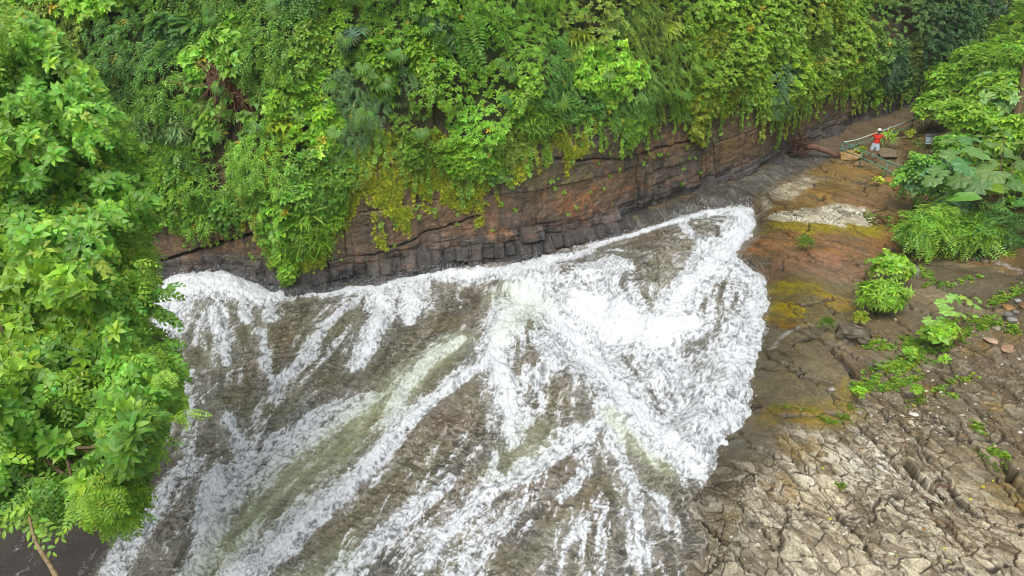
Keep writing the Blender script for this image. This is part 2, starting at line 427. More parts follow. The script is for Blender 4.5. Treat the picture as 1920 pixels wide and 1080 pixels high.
# small scale streaks parallel to the layering (thin wet laminations)
strk = fbm(U * 0.9 + wu, (Vv + wv) * 7, 75, 4, .6)
def warp_poly(pts, amp=0.6, sc=1.3, sd=80):
    return poly_sdf(X + amp * (fbm(X * sc, Y * sc, sd, 4, .6) - .5) * 2, Y + amp * (fbm(X * sc + 31, Y * sc, sd + 1, 4, .6) - .5) * 2, gpoly(pts))
PAT = [  # polygon, colour, soft width m, strength
 ([(1440, 380), (1560, 300), (1700, 330), (1760, 420), (1690, 470), (1560, 450), (1440, 430)], lin(140, 108, 52), 0.8, .9),
 ([(1560, 380), (1690, 350), (1700, 420), (1600, 440)], lin(128, 98, 78), 0.8, .7),
 ([(1500, 300), (1640, 262), (1720, 225), (1800, 300), (1690, 350), (1600, 320)], lin(122, 106, 78), 0.6, .9),
 ([(1390, 440), (1500, 440), (1650, 455), (1690, 480), (1620, 515), (1480, 500), (1400, 480)], lin(146, 100, 56), 0.7, .9),
 ([(1420, 500), (1520, 480), (1640, 520), (1620, 545), (1500, 560), (1430, 530)], lin(140, 104, 84), 0.4, .8),
 ([(1440, 422), (1560, 428), (1670, 440), (1640, 462), (1540, 452), (1420, 445)], lin(136, 124, 28), 0.35, .95),
 ([(1430, 410), (1560, 398), (1640, 412), (1640, 428), (1580, 441), (1530, 430), (1440, 424)], lin(210, 206, 192), 0.22, 1.0),
 ([(1425, 405), (1430, 372), (1500, 338), (1530, 345), (1460, 392)], lin(186, 180, 165), 0.35, .85),
 ([(1434, 530), (1520, 530), (1600, 560), (1620, 610), (1540, 622), (1440, 600), (1428, 570)], lin(112, 100, 58), 0.4, .9),
 ([(1445, 535), (1500, 540), (1560, 565), (1560, 580), (1480, 565), (1440, 550)], lin(146, 130, 20), 0.25, .95),
 ([(1440, 570), (1475, 582), (1505, 605), (1470, 606), (1436, 592)], lin(160, 140, 14), 0.2, .95),
 ([(1440, 603), (1500, 617), (1510, 632), (1450, 622)], lin(170, 130, 14), 0.15, .95),
 ([(1520, 565), (1590, 575), (1590, 600), (1540, 590)], lin(150, 122, 22), 0.2, .8),
 ([(1410, 640), (1520, 640), (1590, 700), (1580, 770), (1480, 800), (1390, 790)], lin(112, 103, 78), 0.4, .95),
 ([(1440, 650), (1500, 625), (1520, 632), (1460, 652)], lin(170, 170, 168), 0.12, .9),
 ([(1390, 800), (1470, 775), (1600, 735), (1620, 800), (1500, 815), (1400, 820)], lin(140, 118, 40), 0.4, .85),
 ([(1320, 860), (1420, 812), (1560, 815), (1560, 850), (1440, 900), (1330, 950)], lin(112, 108, 94), 0.5, .95),
 ([(1230, 960), (1320, 930), (1360, 1000), (1350, 1120), (1200, 1120)], lin(128, 120, 106), 0.5, .9),
 ([(1330, 950), (1440, 905), (1560, 850), (1660, 850), (1760, 960), (1920, 1010), (2100, 1300), (1280, 1300)], lin(198, 190, 170), 0.8, 1.0),
 ([(1400, 920), (1560, 930), (1600, 985), (1480, 980)], lin(150, 118, 70), 0.5, .7),
 ([(1700, 960), (1920, 990), (1920, 1080), (1760, 1060)], lin(150, 120, 92), 0.6, .7),
 ([(1700, 480), (1930, 470), (1930, 530), (1780, 500), (1690, 500)], lin(128, 92, 58), 0.4, .8),
 ([(1745, 505), (1870, 515), (1930, 545), (1930, 600), (1800, 580), (1740, 540)], lin(84, 76, 60), 0.5, .9),
 ([(1600, 560), (1720, 555), (1760, 620), (1700, 650), (1600, 650)], lin(112, 95, 74), 0.4, .8),
 ([(1720, 250), (1790, 270), (1760, 320), (1690, 330), (1680, 290)], lin(90, 72, 44), 0.6, .9),
]
pale_m = np.zeros(X.shape)
for i, (pp, cc, sw, st_) in enumerate(PAT):
    k = sst(-sw * 0.5, sw * 0.5, warp_poly(pp, sd=80 + 2 * (i % 5))) * st_
    k = k * np.clip(0.25 + 2.2 * (nf * 0.4 + strk * 0.6 - .28), 0.12, 1)
    col = mixc(col, cc, k)
    if i in (6, 7, 18): pale_m = np.maximum(pale_m, k)
# pale fresh faces: single cells of the broken pavement
wsl = sst(-0.15, 0.15, warp_poly([(1552, 858), (1580, 850), (1640, 862), (1700, 925), (1692, 945), (1640, 935), (1590, 910), (1560, 880)], 0.12, 3))
wsl = np.maximum(wsl, sst(-0.1, 0.1, warp_poly([(1580, 812), (1605, 812), (1640, 848), (1625, 856)], 0.1, 3)))
wsl = np.maximum(wsl, sst(-0.1, 0.12, warp_poly([(1495, 905), (1530, 890), (1545, 930), (1505, 938)], 0.1, 3)) * .8)
wsl = np.maximum(wsl, .85 * sst(-.1, .15, warp_poly([(1690, 905), (1760, 950), (1745, 965), (1670, 925)], 0.1, 3)))
col = mixc(col, lin(206, 203, 192), 0.9 * wsl)
pale_m = np.maximum(pale_m, wsl)
rightz = sst(-0.4, 0.5, warp_poly([(1280, 1400), (1300, 900), (1420, 830), (1560, 800), (1700, 700), (1900, 620), (2200, 600), (2200, 1400)]))
palez = sst(-.8, .8, warp_poly([(1260, 1300), (1300, 930), (1480, 840), (1600, 790), (1760, 900), (1930, 960), (2200, 1300)], .8))
col = mixc(col, lin(190, 180, 160), (.25 + .75 * palez) * rightz * sst(0.5, 0.6, rid) * 0.75)
col = mixc(col, lin(108, 92, 70), rightz * sst(0.3, 0.2, rid) * 0.5)
col = mixc(col, lin(186, 176, 156), (.3 + .7 * palez) * rightz * sst(0.7, 0.8, rid2) * 0.45); col = mixc(col, lin(96, 80, 56), rightz * sst(0.3, 0.2, rid2) * 0.5)
ochre = sst(0.58, 0.75, fbm(X * 1.1 + 3, Y * 1.1, 90, 5, .6))
col = mixc(col, lin(140, 112, 48), ochre * rightz * .6)
col = col * (0.74 + 0.52 * nh)[..., None] * (0.8 + 0.4 * strk)[..., None] * (.72 + .56 * vn(X * 31, Y * 31, 74))[..., None] * 1.08
col = mixc(col, lin(84, 68, 46), .5 * sst(.5, .68, fbm(U * 1.2 + 4, Vv * 3, 76, 5, .65)))
col = mixc(col, lin(204, 198, 182), palez * rightz * .8 * sst(.56, .7, fbm(X * 1.3 + 4, Y * 1.3, 77, 5, .65)) * sst(.4, .6, rid2))
bankz = np.clip(rightz + 0.75 * pale_m + 0.45, 0, 1)
ck = sst(0.075, 0.02, e1) * bankz; ck2 = sst(0.16, 0.0, e2) * np.clip(rightz * .8 + pale_m, 0, 1) * sst(.35, .5, vn(X * 1.3, Y * 1.3, 93)); ck3 = sst(0.05, 0.005, e3)
brk = .15 + .85 * sst(0.44, 0.66, fbm(X * 0.9, Y * 0.9, 95, 4) + 0.25 * rightz + 0.2 * pale_m)
ck = ck * brk
gap_c = lin(50, 42, 28)
col = mixc(col, gap_c, np.clip(ck * .95, 0, 1)); col = mixc(col, gap_c, ck2 * .8); col = mixc(col, gap_c * .8, ck3 * .85)
z = base.copy()
bank = sst(0.25, -1.0, wsd)
z = z - 0.12 * (1 - bank) + 0.30 * bank
z += bank * (0.35 * (fbm(X * .35, Y * .35, 96, 4) - .5) + 0.05 * (nf - .5) + 0.02 * (nh - .5) + 0.05 * (strk - .5))
z += bank * ((rid - .5) * 0.045 * np.clip(rightz + .4 * pale_m, 0, 1) + (rid3 - .5) * 0.08)
z -= bank * (0.035 * ck + 0.02 * ck2 + 0.06 * ck3)
# carved channels and ledges
def carve(pts, wpx, depth_, dark=0.8, jag=0.12):
    global z, col
    P = [gpt(u, v) for u, v in pts]; W = [w_ * depth_of(p) / F for w_, p in zip(wpx, P)]
    q = line_mask(X + jag * (fbm(X * 4, Y * 4, 101, 3) - .5) * 2, Y + jag * (fbm(X * 4 + 3, Y * 4, 102, 3) - .5) * 2, np.array([p[:2] for p in P]), W)
    k = sst(0, .6, q)
    z = z - depth_ * k
    col = mixc(col, gap_c * 0.7, k * dark)
carve([(1690, 880), (1725, 920), (1770, 955)], [7, 12, 6], 0.5)
carve([(1872, 880), (1890, 915), (1930, 955)], [6, 13, 10], 0.7)
carve([(1560, 625), (1580, 645), (1590, 660)], [8, 14, 10], 0.6)
carve([(1568, 680), (1585, 700), (1600, 722)], [6, 10, 7], 0.5)
carve([(1600, 800), (1640, 850), (1700, 920), (1740, 970), (1800, 1060)], [3, 3, 4, 4, 4], 0.15, .7)
carve([(1640, 640), (1760, 720), (1830, 800), (1930, 880)], [3, 4, 3, 3], 0.12, .7)
carve([(1700, 700), (1790, 810), (1850, 900), (1930, 1000)], [2.5, 3, 3, 3], 0.12, .7)
carve([(1420, 640), (1450, 680), (1500, 720), (1560, 730)], [2, 3, 3, 2], 0.08, .8)
carve([(1460, 830), (1500, 880), (1560, 980), (1640, 1070)], [2.5, 2.5, 3, 3], 0.1, .7)
carve([(1290, 930), (1330, 990), (1370, 1040), (1400, 1090)], [2, 2.5, 3, 3], 0.1, .7)
carve([(1440, 455), (1560, 480), (1640, 500)], [2, 2, 2], 0.06, .6)
carve([(1480, 490), (1560, 500), (1650, 515), (1700, 500)], [2, 2, 2, 2], 0.06, .6)
# smooth dark slate apron between the wall and the bank, upstream
sl_px = [(1130, 440), (1200, 412), (1310, 372), (1402, 342), (1450, 316), (1550, 260), (1600, 290), (1560, 305), (1500, 335), (1430, 372), (1400, 392), (1300, 400), (1200, 436)]
k = sst(-0.2, 0.3, warp_poly(sl_px, .25, 1))
col = mixc(col, (lin(92, 88, 84) * (0.45 + 1.1 * fbm(U * .9, Vv * 6, 97, 5, .7))[..., None]) * (1 - .6 * sst(.10, .02, e1) * sst(.4, .6, nf))[..., None], k)
col = mixc(col, lin(170, 168, 160), k * .5 * sst(.60, .72, fbm(U * 1.2, Vv * 9, 94, 4, .65)))  # pale streaks: reflective glints painted onto the slate
z += k * 0.12 * (fbm(X * 1.2, Y * 3, 98, 4) - .4)
k = sst(-.2, .3, warp_poly([(1500, 262), (1640, 200), (1800, 150), (1760, 215), (1640, 262), (1560, 300)], .25, 1))
col = mixc(col, lin(112, 96, 78) * (0.5 + 1.0 * fbm(U * .8, Vv * 6, 99, 5, .7))[..., None], k * .85)
# a trickle of clear water over the right bank
k = sst(0, .5, line_mask(X + .2 * (nf - .5), Y + .2 * (nf - .5), gpoly([(1740, 480), (1800, 492), (1870, 505), (1930, 528)]), [.05, .12, .14, .12])) * sst(.4, .6, nh)
col = mixc(col, lin(175, 170, 170), k * .7)
col = col * np.array([1.02, 1.02, .94])
wetm = sst(-1.8 - 1.2 * nf, -.1, wsd); col = col * (1 - .42 * wetm)[..., None]
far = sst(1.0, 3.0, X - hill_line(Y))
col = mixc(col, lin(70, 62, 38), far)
wet = sst(0.5, -1.5, -wsd * 0 + (-1) * (wsd + 1.8))   # wetter near the water
rg = np.clip(0.40 + 0.5 * (nf - .5) + 0.15 * rightz - .3 * wetm - .35 * sst(.52, .62, fbm(X * .7 + 8, Y * .7, 78, 4)), .08, .85)
col = np.clip(col, 0, 1)
quad = np.ones((NR - 1, NA - 1), bool)
inw = wsd > 0.9
quad &= ~(inw[:-1, :-1] & inw[1:, :-1] & inw[:-1, 1:] & inw[1:, 1:])
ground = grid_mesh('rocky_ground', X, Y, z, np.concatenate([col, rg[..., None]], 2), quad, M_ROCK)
tag(ground, kind='structure')
GZ = z
def gz(x, y):
    r = np.interp(y, Yrow, np.arange(NR)); a = x / (cp * y + sp * H)
    c = np.interp(a, av, np.arange(NA))
    return float(GZ[int(round(r)), int(round(c))])
def gpos(u, v):
    p = gpt(u, v)
    for _ in range(40):
        zz = gz(p[0], p[1]); d = rayd(u, v); t = (H - zz) / -d[2]
        p = 0.5 * p + 0.5 * np.array([d[0] * t, d[1] * t, zz])
    p[2] = gz(p[0], p[1])
    return p
# crop rows/cols where water can be
wrow = np.where((wsd > -0.7).any(1))[0]; r0w, r1w = wrow[0], wrow[-1] + 1
wcol = np.where((wsd > -0.7).any(0))[0]; c0w, c1w = wcol[0], wcol[-1] + 1
sl = (slice(r0w, r1w), slice(c0w, c1w))
gcol = col[sl].copy()
X = GX[sl]; Y = GY[sl]; dx = DX[sl]; dy = DY[sl]; sd_ = wsd[sl]
def norm01(a, k=4.0): return np.clip(0.5 + (a - a.mean()) / (a.std() * k), 0, 1)
def lic(fn, steps, h):
    s = 0; t = 0
    for k in range(-steps, steps + 1):
        g = 1 - abs(k) / (steps + 1)
        s = s + g * fn(X + dx * h * k, Y + dy * h * k); t += g
    return norm01(s / t)
wqx = 0.30 * (fbm(X * 2.2, Y * 2.2, 28, 3) - .5); wqy = 0.30 * (fbm(X * 2.2 + 7, Y * 2.2, 29, 3) - .5)
def ridge(f, seed, o=3): return lambda a, b: 1 - np.abs(2 * fbm((a + wqx) * f, (b + wqy) * f, seed, o, .62) - 1)
lace = lic(ridge(3.4, 20, 4), 2, 0.07)
lace2 = lic(ridge(8, 24, 3), 2, 0.03)
streak = lic(lambda a, b: vn(a * 6, b * 6, 26), 7, 0.12)
fine = norm01(fbm((X + wqx) * 17, (Y + wqy) * 17, 27, 3, .7))
nC = norm01(fbm(X * 4, Y * 4, 22, 5, 0.6), 4.5)
dx, dy = -dy, dx
rip = lic(lambda a, b: vn(a * 13, b * 13, 35), 2, 0.06)
dx, dy = dy, -dx
wob = 0.15
Xw = X + wob * (fbm(X * 3, Y * 3, 30, 5, .65) - 0.5) * 2; Yw = Y + wob * (fbm(X * 3 + 9, Y * 3, 31, 5, .65) - 0.5) * 2
core = np.zeros(X.shape); halo = np.zeros(X.shape)
for P, W, s in STW:
    core = np.maximum(core, s * sst(0, 0.95, line_mask(Xw, Yw, P, W * 1.25)))
    halo = np.maximum(halo, min(s, 1.1) * line_mask(Xw + .12, Yw - .10, P, W * 2.0 + 0.22) ** 1.2)
def flow_at(x, y):
    r = int(np.clip(np.interp(y, Yrow[::-1], np.arange(NR)[::-1]), 0, NR - 1)); c = int(np.clip(np.interp(x / (cp * y + sp * H), av, np.arange(NA)), 0, NA - 1))
    return DX[r, c], DY[r, c]
thinl = np.zeros(X.shape); rs = random.Random(12)
for k in range(210):
    u_, v_ = rs.uniform(300, 1330), rs.uniform(560, 1100)
    if rs.random() < .5: u_, v_ = rs.uniform(650, 1330), rs.uniform(820, 1100)
    p = gpt(u_, v_)[:2].copy(); L_ = rs.uniform(.5, 2.2); pts = [p.copy()]
    for q in range(7):
        fx_, fy_ = flow_at(*p); p = p + np.array([fx_, fy_]) * L_ / 7 + np.array([rs.gauss(0, .03), rs.gauss(0, .03)]); pts.append(p.copy())
    pts = np.array(pts); w_ = rs.uniform(.02, .07) * np.array([.4, .8, 1, 1, 1, .8, .6, .3]); s_1 = rs.uniform(.4, .95)
    rows = np.where((Y[:, 0] > pts[:, 1].min() - .3) & (Y[:, 0] < pts[:, 1].max() + .3))[0]
    if len(rows) < 2: continue
    a_, b_ = rows[0], rows[-1] + 1
    thinl[a_:b_] = np.maximum(thinl[a_:b_], s_1 * sst(0, .9, line_mask(Xw[a_:b_], Yw[a_:b_], pts, w_ * 1.6)))
gr = np.zeros(X.shape)
for P, W, s in GRW:
    gr = np.maximum(gr, s * sst(0, 0.9, line_mask(Xw, Yw, P, W * 1.3)))
dk = np.zeros(X.shape)
for d_ in DARK: dk = np.maximum(dk, sst(-0.1, 0.35, poly_sdf(Xw, Yw, gpoly(d_))))
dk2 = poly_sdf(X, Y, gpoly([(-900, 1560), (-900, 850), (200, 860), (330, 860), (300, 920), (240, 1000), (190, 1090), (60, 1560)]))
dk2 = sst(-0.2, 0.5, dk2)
core *= (1 - 0.92 * dk); halo *= (1 - 0.6 * dk)
churn = sst(-.6, 1.0, poly_sdf(Xw, Yw, gpoly([(900, 520), (1100, 480), (1400, 395), (1440, 560), (1400, 790), (1310, 900), (1130, 800), (1000, 720), (930, 620)])))
def vein(f, seed, sharp, ax=0.0):
    # thin broken crests, drawn out across the flow
    a = X + wqx * 1.2 + dx * 0 ; b = Y + wqy * 1.2
    n = fbm(a * f, b * f, seed, 3, .6)
    return sst(1 - sharp, 1, 1 - np.abs(2 * n - 1)) * sst(.30, .60, vn(a * f * .45 + 3, b * f * .45, seed + 9))
v1 = vein(3.6, 160, .13); v2 = vein(7.5, 170, .20); v3 = vein(14, 180, .30)
net = np.maximum(np.maximum(v1, .8 * v2), .5 * v3 * (lace2 > .55))
patch = sst(.36, .62, fbm(X * .9 + 11, Y * .9, 190, 4, .6))
grain = vn(X * 36, Y * 36, 191) * .6 + vn(X * 70, Y * 70, 192) * .4
hole = sst(.56, .40, fbm(X * .7 + 5, Y * .7, 195, 4, .55)) * churn
dx, dy = -dy, dx
arc0 = lic(lambda a, b: vn((a + wqx * .4) * 7.5, (b + wqy * .4) * 7.5, 196), 2, .07)
arc1 = lic(lambda a, b: vn((a + wqx * .4) * 13, (b + wqy * .4) * 13, 197), 2, .04)
dx, dy = dy, -dx
arcs = np.maximum(sst(.10, .02, np.abs(arc0 - .52)), .8 * sst(.13, .03, np.abs(arc1 - .5)))
arcd = sst(.0, .16, arc0 - .56) * .6 + sst(.0, .2, arc1 - .55) * .4
edge = sst(.45, .0, sd_ + .25 * (nC - .5)) * (Y < 40)
val = -.30 * edge + 1.05 * core + .34 * churn * (1 - dk) - .34 * hole * (1 - core) + .46 * halo + .16 * patch + .5 * thinl + .34 * (grain - .5) + .34 * (fine - .5) + .34 * (lace2 - .5) + .70 * (streak - .5) + .30 * (lace - .5)
foam = sst(.42, .86, val)
foam = np.maximum(foam, net * sst(.05, .9, halo + .35 * churn + .25 * patch * streak) * .75)
foam = np.maximum(foam, sst(1.0, 1.3, core) * (.30 + .70 * sst(.2, .6, grain)))
foam *= (1 - dk2 * (1 - .45 * sst(.62, .9, streak) * sst(.4, .8, fine)))  # flecks left on the lower-left pool serve as painted glints
big = fbm(X * 0.5, Y * 0.5, 40, 4); red = sst(0.42, 0.62, big)
colw = np.zeros(X.shape + (3,)) + lin(96, 92, 78)
colw = mixc(colw, lin(104, 88, 70), 0.7 * red)
colw = mixc(colw, lin(84, 84, 80), .6 * sst(.5, .66, fbm(X * .6 + 3, Y * .6, 48, 4)))
colw = mixc(colw, lin(112, 108, 80), 0.6 * sst(0.52, 0.66, fbm(X * 0.9 + 7, Y * 0.9, 44, 3)))
colw = colw * (0.56 + 0.25 * lace2 + .40 * rip + .14 * fine + .10 * grain)[..., None]
wash = lic(lambda a, b: fbm((a + wqx) * 1.1, (b + wqy) * 1.1, 36, 3, .6), 6, .22)
colw = mixc(colw, lin(150, 150, 140), .42 * sst(.48, .9, wash) * (.5 + .5 * lace))
thin = sst(1.0, 0.05, sd_ + .8 * (nC - .5)) * (X > 0.2)
colw = mixc(colw, gcol * .85, .8 * thin)
colw = mixc(colw, lin(176, 170, 158), arcs * (.30 + .45 * patch) * (.5 + .5 * grain))  # pale glints painted along the ripple crests
colw = colw * (.72 + .56 * streak)[..., None]
colw = mixc(colw, lin(160, 162, 156), .38 * halo * (.4 + .6 * streak))
colw = colw * (1 - .32 * arcd * (1 - .6 * gr))[..., None]  # darker ripple backs painted beside the crests
colw = mixc(colw, lin(158, 166, 126), 0.8 * gr * (0.1 + 0.5 * lace + .5 * streak))
colw = mixc(colw, lin(64, 57, 50) * (.6 + .8 * fbm(X * 2, Y * 2, 47, 5, .65))[..., None], dk2)  # lower left: dark brown bed with its shade painted into the colour
spk = .30 * fine + .30 * lace2 + .15 * lace + .25 * grain - .04
wh = mixc(np.zeros(X.shape + (3,)) + lin(118, 122, 124), lin(222, 226, 230), sst(.20, .62, spk + .26 * sst(.8, 1.25, core)))
wh = mixc(wh, lin(196, 206, 180), .55 * gr)
wh = mixc(wh, lin(120, 124, 122), .5 * sst(.30, .15, fine) * sst(1.45, 1.0, core))
colw = mixc(colw, wh, foam)
ms = sst(0.3, 1.2, core) * sst(-.05, .7, sd_)
trough = sst(-.8, 1.6, poly_sdf(X, Y, gpoly([(960, 560), (1100, 540), (1240, 600), (1330, 620), (1340, 760), (1290, 860), (1160, 760), (1050, 680)]))) * sst(.6, 1.8, sd_)
turb = fbm(X * 1.3, Y * 1.3, 50, 4, 0.45) - 0.5
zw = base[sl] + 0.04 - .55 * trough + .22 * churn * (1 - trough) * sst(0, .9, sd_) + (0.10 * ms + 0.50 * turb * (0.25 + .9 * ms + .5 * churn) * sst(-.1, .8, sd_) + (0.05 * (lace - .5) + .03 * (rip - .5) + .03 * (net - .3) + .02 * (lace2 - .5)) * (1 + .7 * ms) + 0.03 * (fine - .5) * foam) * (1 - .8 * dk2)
pile = poly_sdf(X, Y, gpoly([(300, 520), (420, 505), (490, 545), (470, 585), (300, 600)]))
zw += 0.35 * sst(-0.5, 0.8, pile)
zw -= 0.50 * sst(0.15, -0.45, sd_ + .12 * (nC - .5))
roughw = 0.12 + 0.45 * foam
keepv = sd_ > -0.55
quad = keepv[:-1, :-1] & keepv[1:, :-1] & keepv[:-1, 1:] & keepv[1:, 1:]
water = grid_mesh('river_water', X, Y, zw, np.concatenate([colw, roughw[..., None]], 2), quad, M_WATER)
tag(water, kind='structure')
FOAMSEL = (foam > 0.75) & (core > .6) & (dk2 < .1) & (sd_ > 0)
SPR = (X[FOAMSEL], Y[FOAMSEL], zw[FOAMSEL], sd_[FOAMSEL])

# wide ground sheet reaching to the horizon (below the river bed)
gs = 600.0
gg = np.linspace(-gs, gs, 61); QX, QY = np.meshgrid(gg, gg)
QZ = -7 + 9 * (fbm(QX * .01, QY * .01, 110, 3) - .5) + np.where(QY > 90, (QY - 90) * .12, 0)
qc = np.zeros(QX.shape + (4,)); qc[..., :3] = lin(62, 78, 38); qc[..., 3] = .9
o = grid_mesh('valley_floor', QX, QY, QZ, qc, np.ones((60, 60), bool), M_ROCK)
tag(o, kind='structure')
print('ground', time.time() - T0)

# ================================================================ CLIFF
foot_px = [(-500, 545), (100, 548), (300, 530), (430, 520), (560, 546), (700, 530), (830, 500), (1000, 478), (1130, 440), (1202, 412), (1310, 372), (1402, 342), (1450, 316), (1550, 260), (1630, 232), (1705, 205), (1765, 175)]
fp = [gpt(u, v)[:2] for u, v in foot_px] + [np.array([46, 64]), np.array([70, 84])]
fp = np.array(fp)
fp[3] = 0.5 * (fp[2] + fp[4]) + np.array([0, .3])
sl_ = np.r_[0, np.cumsum(np.hypot(*np.diff(fp, axis=0).T))]
SL = sl_[-1]
sd_dense = np.linspace(0, SL, 900)
px_ = np.interp(sd_dense, sl_, fp[:, 0]); py_ = np.interp(sd_dense, sl_, fp[:, 1])
ker = np.hanning(31); ker /= ker.sum()
pad = lambda a: np.r_[a[0] + (a[0] - a[15:0:-1]), a, a[-1] + (a[-1] - a[-2:-17:-1])]
px_ = np.convolve(pad(px_), ker, 'valid'); py_ = np.convolve(pad(py_), ker, 'valid')
tx_ = np.gradient(px_); ty_ = np.gradient(py_); n_ = np.hypot(tx_, ty_)
nx_ = ty_ / n_; ny_ = -tx_ / n_           # towards the river
ker2 = np.hanning(61); ker2 /= ker2.sum()
nx_ = np.convolve(np.pad(nx_, 30, 'edge'), ker2, 'valid'); ny_ = np.convolve(np.pad(ny_, 30, 'edge'), ker2, 'valid')
def path(s):
    i = np.interp(s, sd_dense, np.arange(900))
    f = lambda a: np.interp(i, np.arange(900), a)
    return f(px_), f(py_), f(nx_), f(ny_)
HV_BREAK = 4.5
def lean(s, h):
    return -0.10 * h - 0.22 * np.clip(h - HV_BREAK, 0, None) - 0.25 * np.clip(h - 11, 0, None)
def cliff_pos(s, h, off=0.0):
    x, y, nx, ny = path(s)
    o_ = lean(s, h) + off
    return x + nx * o_, y + ny * o_, zb(x, y) - 0.5 + h
CH = 19.0
# coarse version for ray casting
cs = np.linspace(0, SL, 260); ch = np.linspace(0, CH, 60)
CS, CHH = np.meshgrid(cs, ch)
vx, vy, vz = cliff_pos(CS, CHH)
Vc = np.stack([vx.ravel(), vy.ravel(), vz.ravel()], 1)
I = np.arange(CS.size).reshape(CS.shape)
Fq = np.stack([I[:-1, :-1].ravel(), I[:-1, 1:].ravel(), I[1:, 1:].ravel(), I[1:, :-1].ravel()], 1)
CB = BVHTree.FromPolygons([tuple(v) for v in Vc], [tuple(int(k) for k in f) for f in Fq])
def cliff_sh(u, v):
    """photo pixel -> (s, h) on the cliff"""
    d = rayd(u, v)
    hit = CB.ray_cast(Vector((0, 0, H)), Vector(d).normalized())
    if hit[0] is None: return None
    x, y, zz = hit[0]
    j = hit[2] % (len(cs) - 1)
    s0 = cs[j]; s1 = cs[j + 1]
    best = None
    for s in np.linspace(s0 - .05, s1 + .05, 9):
        X_, Y_, nx, ny = path(s)
        hh = zz + 0.5 - float(zb(X_, Y_))
        ax, ay, az = cliff_pos(s, hh)
        e = (ax - x) ** 2 + (ay - y) ** 2
        if best is None or e < best[0]: best = (e, s, hh)
    return best[1], best[2]
def cliff_poly(pts):
    return np.array([p for p in (cliff_sh(u, v) for u, v in pts) if p is not None])
s_lo = cliff_sh(60, 400)[0] - 3
s_hi = cliff_sh(1765, 150)[0] + 1
# rock band: dense
ns = 1750
ss = np.linspace(max(0, s_lo), s_hi, ns)
hs_ = np.r_[np.arange(0, 5.0, 0.035), np.arange(5.0, CH + .4, 0.14)]
SS, HH = np.meshgrid(ss, hs_)
ws_ = 0.22 * (fbm(SS * .9, HH * .9, 120, 5, .6) - .5); wh_ = 0.20 * (fbm(SS * .35 + 9, HH * .6, 121, 5, .6) - .5) + 0.25 * np.sin(SS * .17)
B = (HH + wh_) / 1.7 + 0.2
bi = np.floor(B); bf = B - bi
T = _tab(130)
width = 1.1 + 2.4 * T[(bi.astype(int) * 7) & 255, 3]
Jc = (SS + ws_ * (1 + .5 * np.sin(bi * 3)) + 5 * T[(bi.astype(int)) & 255, 9]) / width
ji = np.floor(Jc + 0.35 * (vn(Jc, bi * 7.3, 131) - .5)); jf = Jc - np.floor(Jc)
rb = T[ji.astype(int) & 255, bi.astype(int) & 255]
eb = np.minimum(bf, 1 - bf) * 1.7; ej = np.minimum(jf, 1 - jf) * width
_c = np.floor((HH + wh_) / .52); _w = .5 + .7 * _tab(143)[_c.astype(int) & 255, 2]; _j = (SS + ws_) / _w + 9 * _tab(143)[_c.astype(int) & 255, 6]
vr = _tab(144)[np.floor(_j).astype(int) & 255, _c.astype(int) & 255]; _f = _j - np.floor(_j); _g = (HH + wh_) / .52 - _c
ev = np.minimum(np.minimum(_f, 1 - _f) * _w, np.minimum(_g, 1 - _g) * .52)
rough_zone = sst(.57, .70, fbm(SS * .16 + 2, HH * .25, 133, 3)) 
nfc = fbm(SS * 1.6, HH * 1.6, 134, 5, .6); nvs = fbm(SS * 3.2, HH * .35, 135, 4, .6)
ledge = sst(0.0, .12, bf) * 0
off = 0.22 * (rb - .5) + 0.22 * (nfc - .5) + 0.35 * (fbm(SS * .3, HH * .3, 136, 3) - .5) + rough_zone * (0.30 * (vr - .5) - 0.12 * sst(.10, 0, ev))
off -= 0.09 * sst(0.04, 0.0, eb) * sst(.35, .55, vn(SS * .4, bi * 3.3, 137)) + 0.12 * sst(0.035, 0.0, ej) * sst(.3, .5, T[(ji.astype(int) * 3) & 255, (bi.astype(int) * 5) & 255])
strata = fbm(SS * .5, (HH + wh_) * 9, 138, 3, .6); ngr = vn(SS * 14, HH * 22, 148)
off += 0.03 * (strata - .5) + .10 * (fbm(SS * 4, HH * 5, 149, 4, .6) - .5)
off += 0.42 * (vr - .5) * sst(1.9, .5, HH) - .10 * sst(.06, 0, ev) * sst(1.9, .5, HH)
off += 0.50 * sst(1.1, 0.2, HH + 1.2 * (fbm(SS * .8, HH * .3, 139, 3) - .5))      # broken toe of the wall
colc = np.zeros(SS.shape + (3,)) + lin(116, 97, 74)
colc = mixc(colc, lin(96, 86, 74), sst(.35, .75, rb))
nfd = fbm(SS * 5, HH * 5, 144, 5, .7)
colc = mixc(colc, lin(116, 84, 54), .45 * sst(.55, .75, fbm(SS * .5 + 50, HH * .5, 140, 5, .7)))
colc = mixc(colc, lin(168, 104, 54), sst(.62, .74, fbm(SS * 1.3, HH * 1.5 + 8, 141, 5, .65)) * .9 * (0.3 + .7 * rough_zone))
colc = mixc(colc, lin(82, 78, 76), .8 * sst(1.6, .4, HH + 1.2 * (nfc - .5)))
colc = mixc(colc, lin(58, 54, 50), .75 * sst(.56, .7, nvs) * sst(5, 1, HH))
colc = mixc(colc, lin(176, 160, 140), .6 * sst(.04, .0, np.abs(eb - .07)) * sst(.55, .7, vn(SS * 1.1, bi * 9.1, 142)))
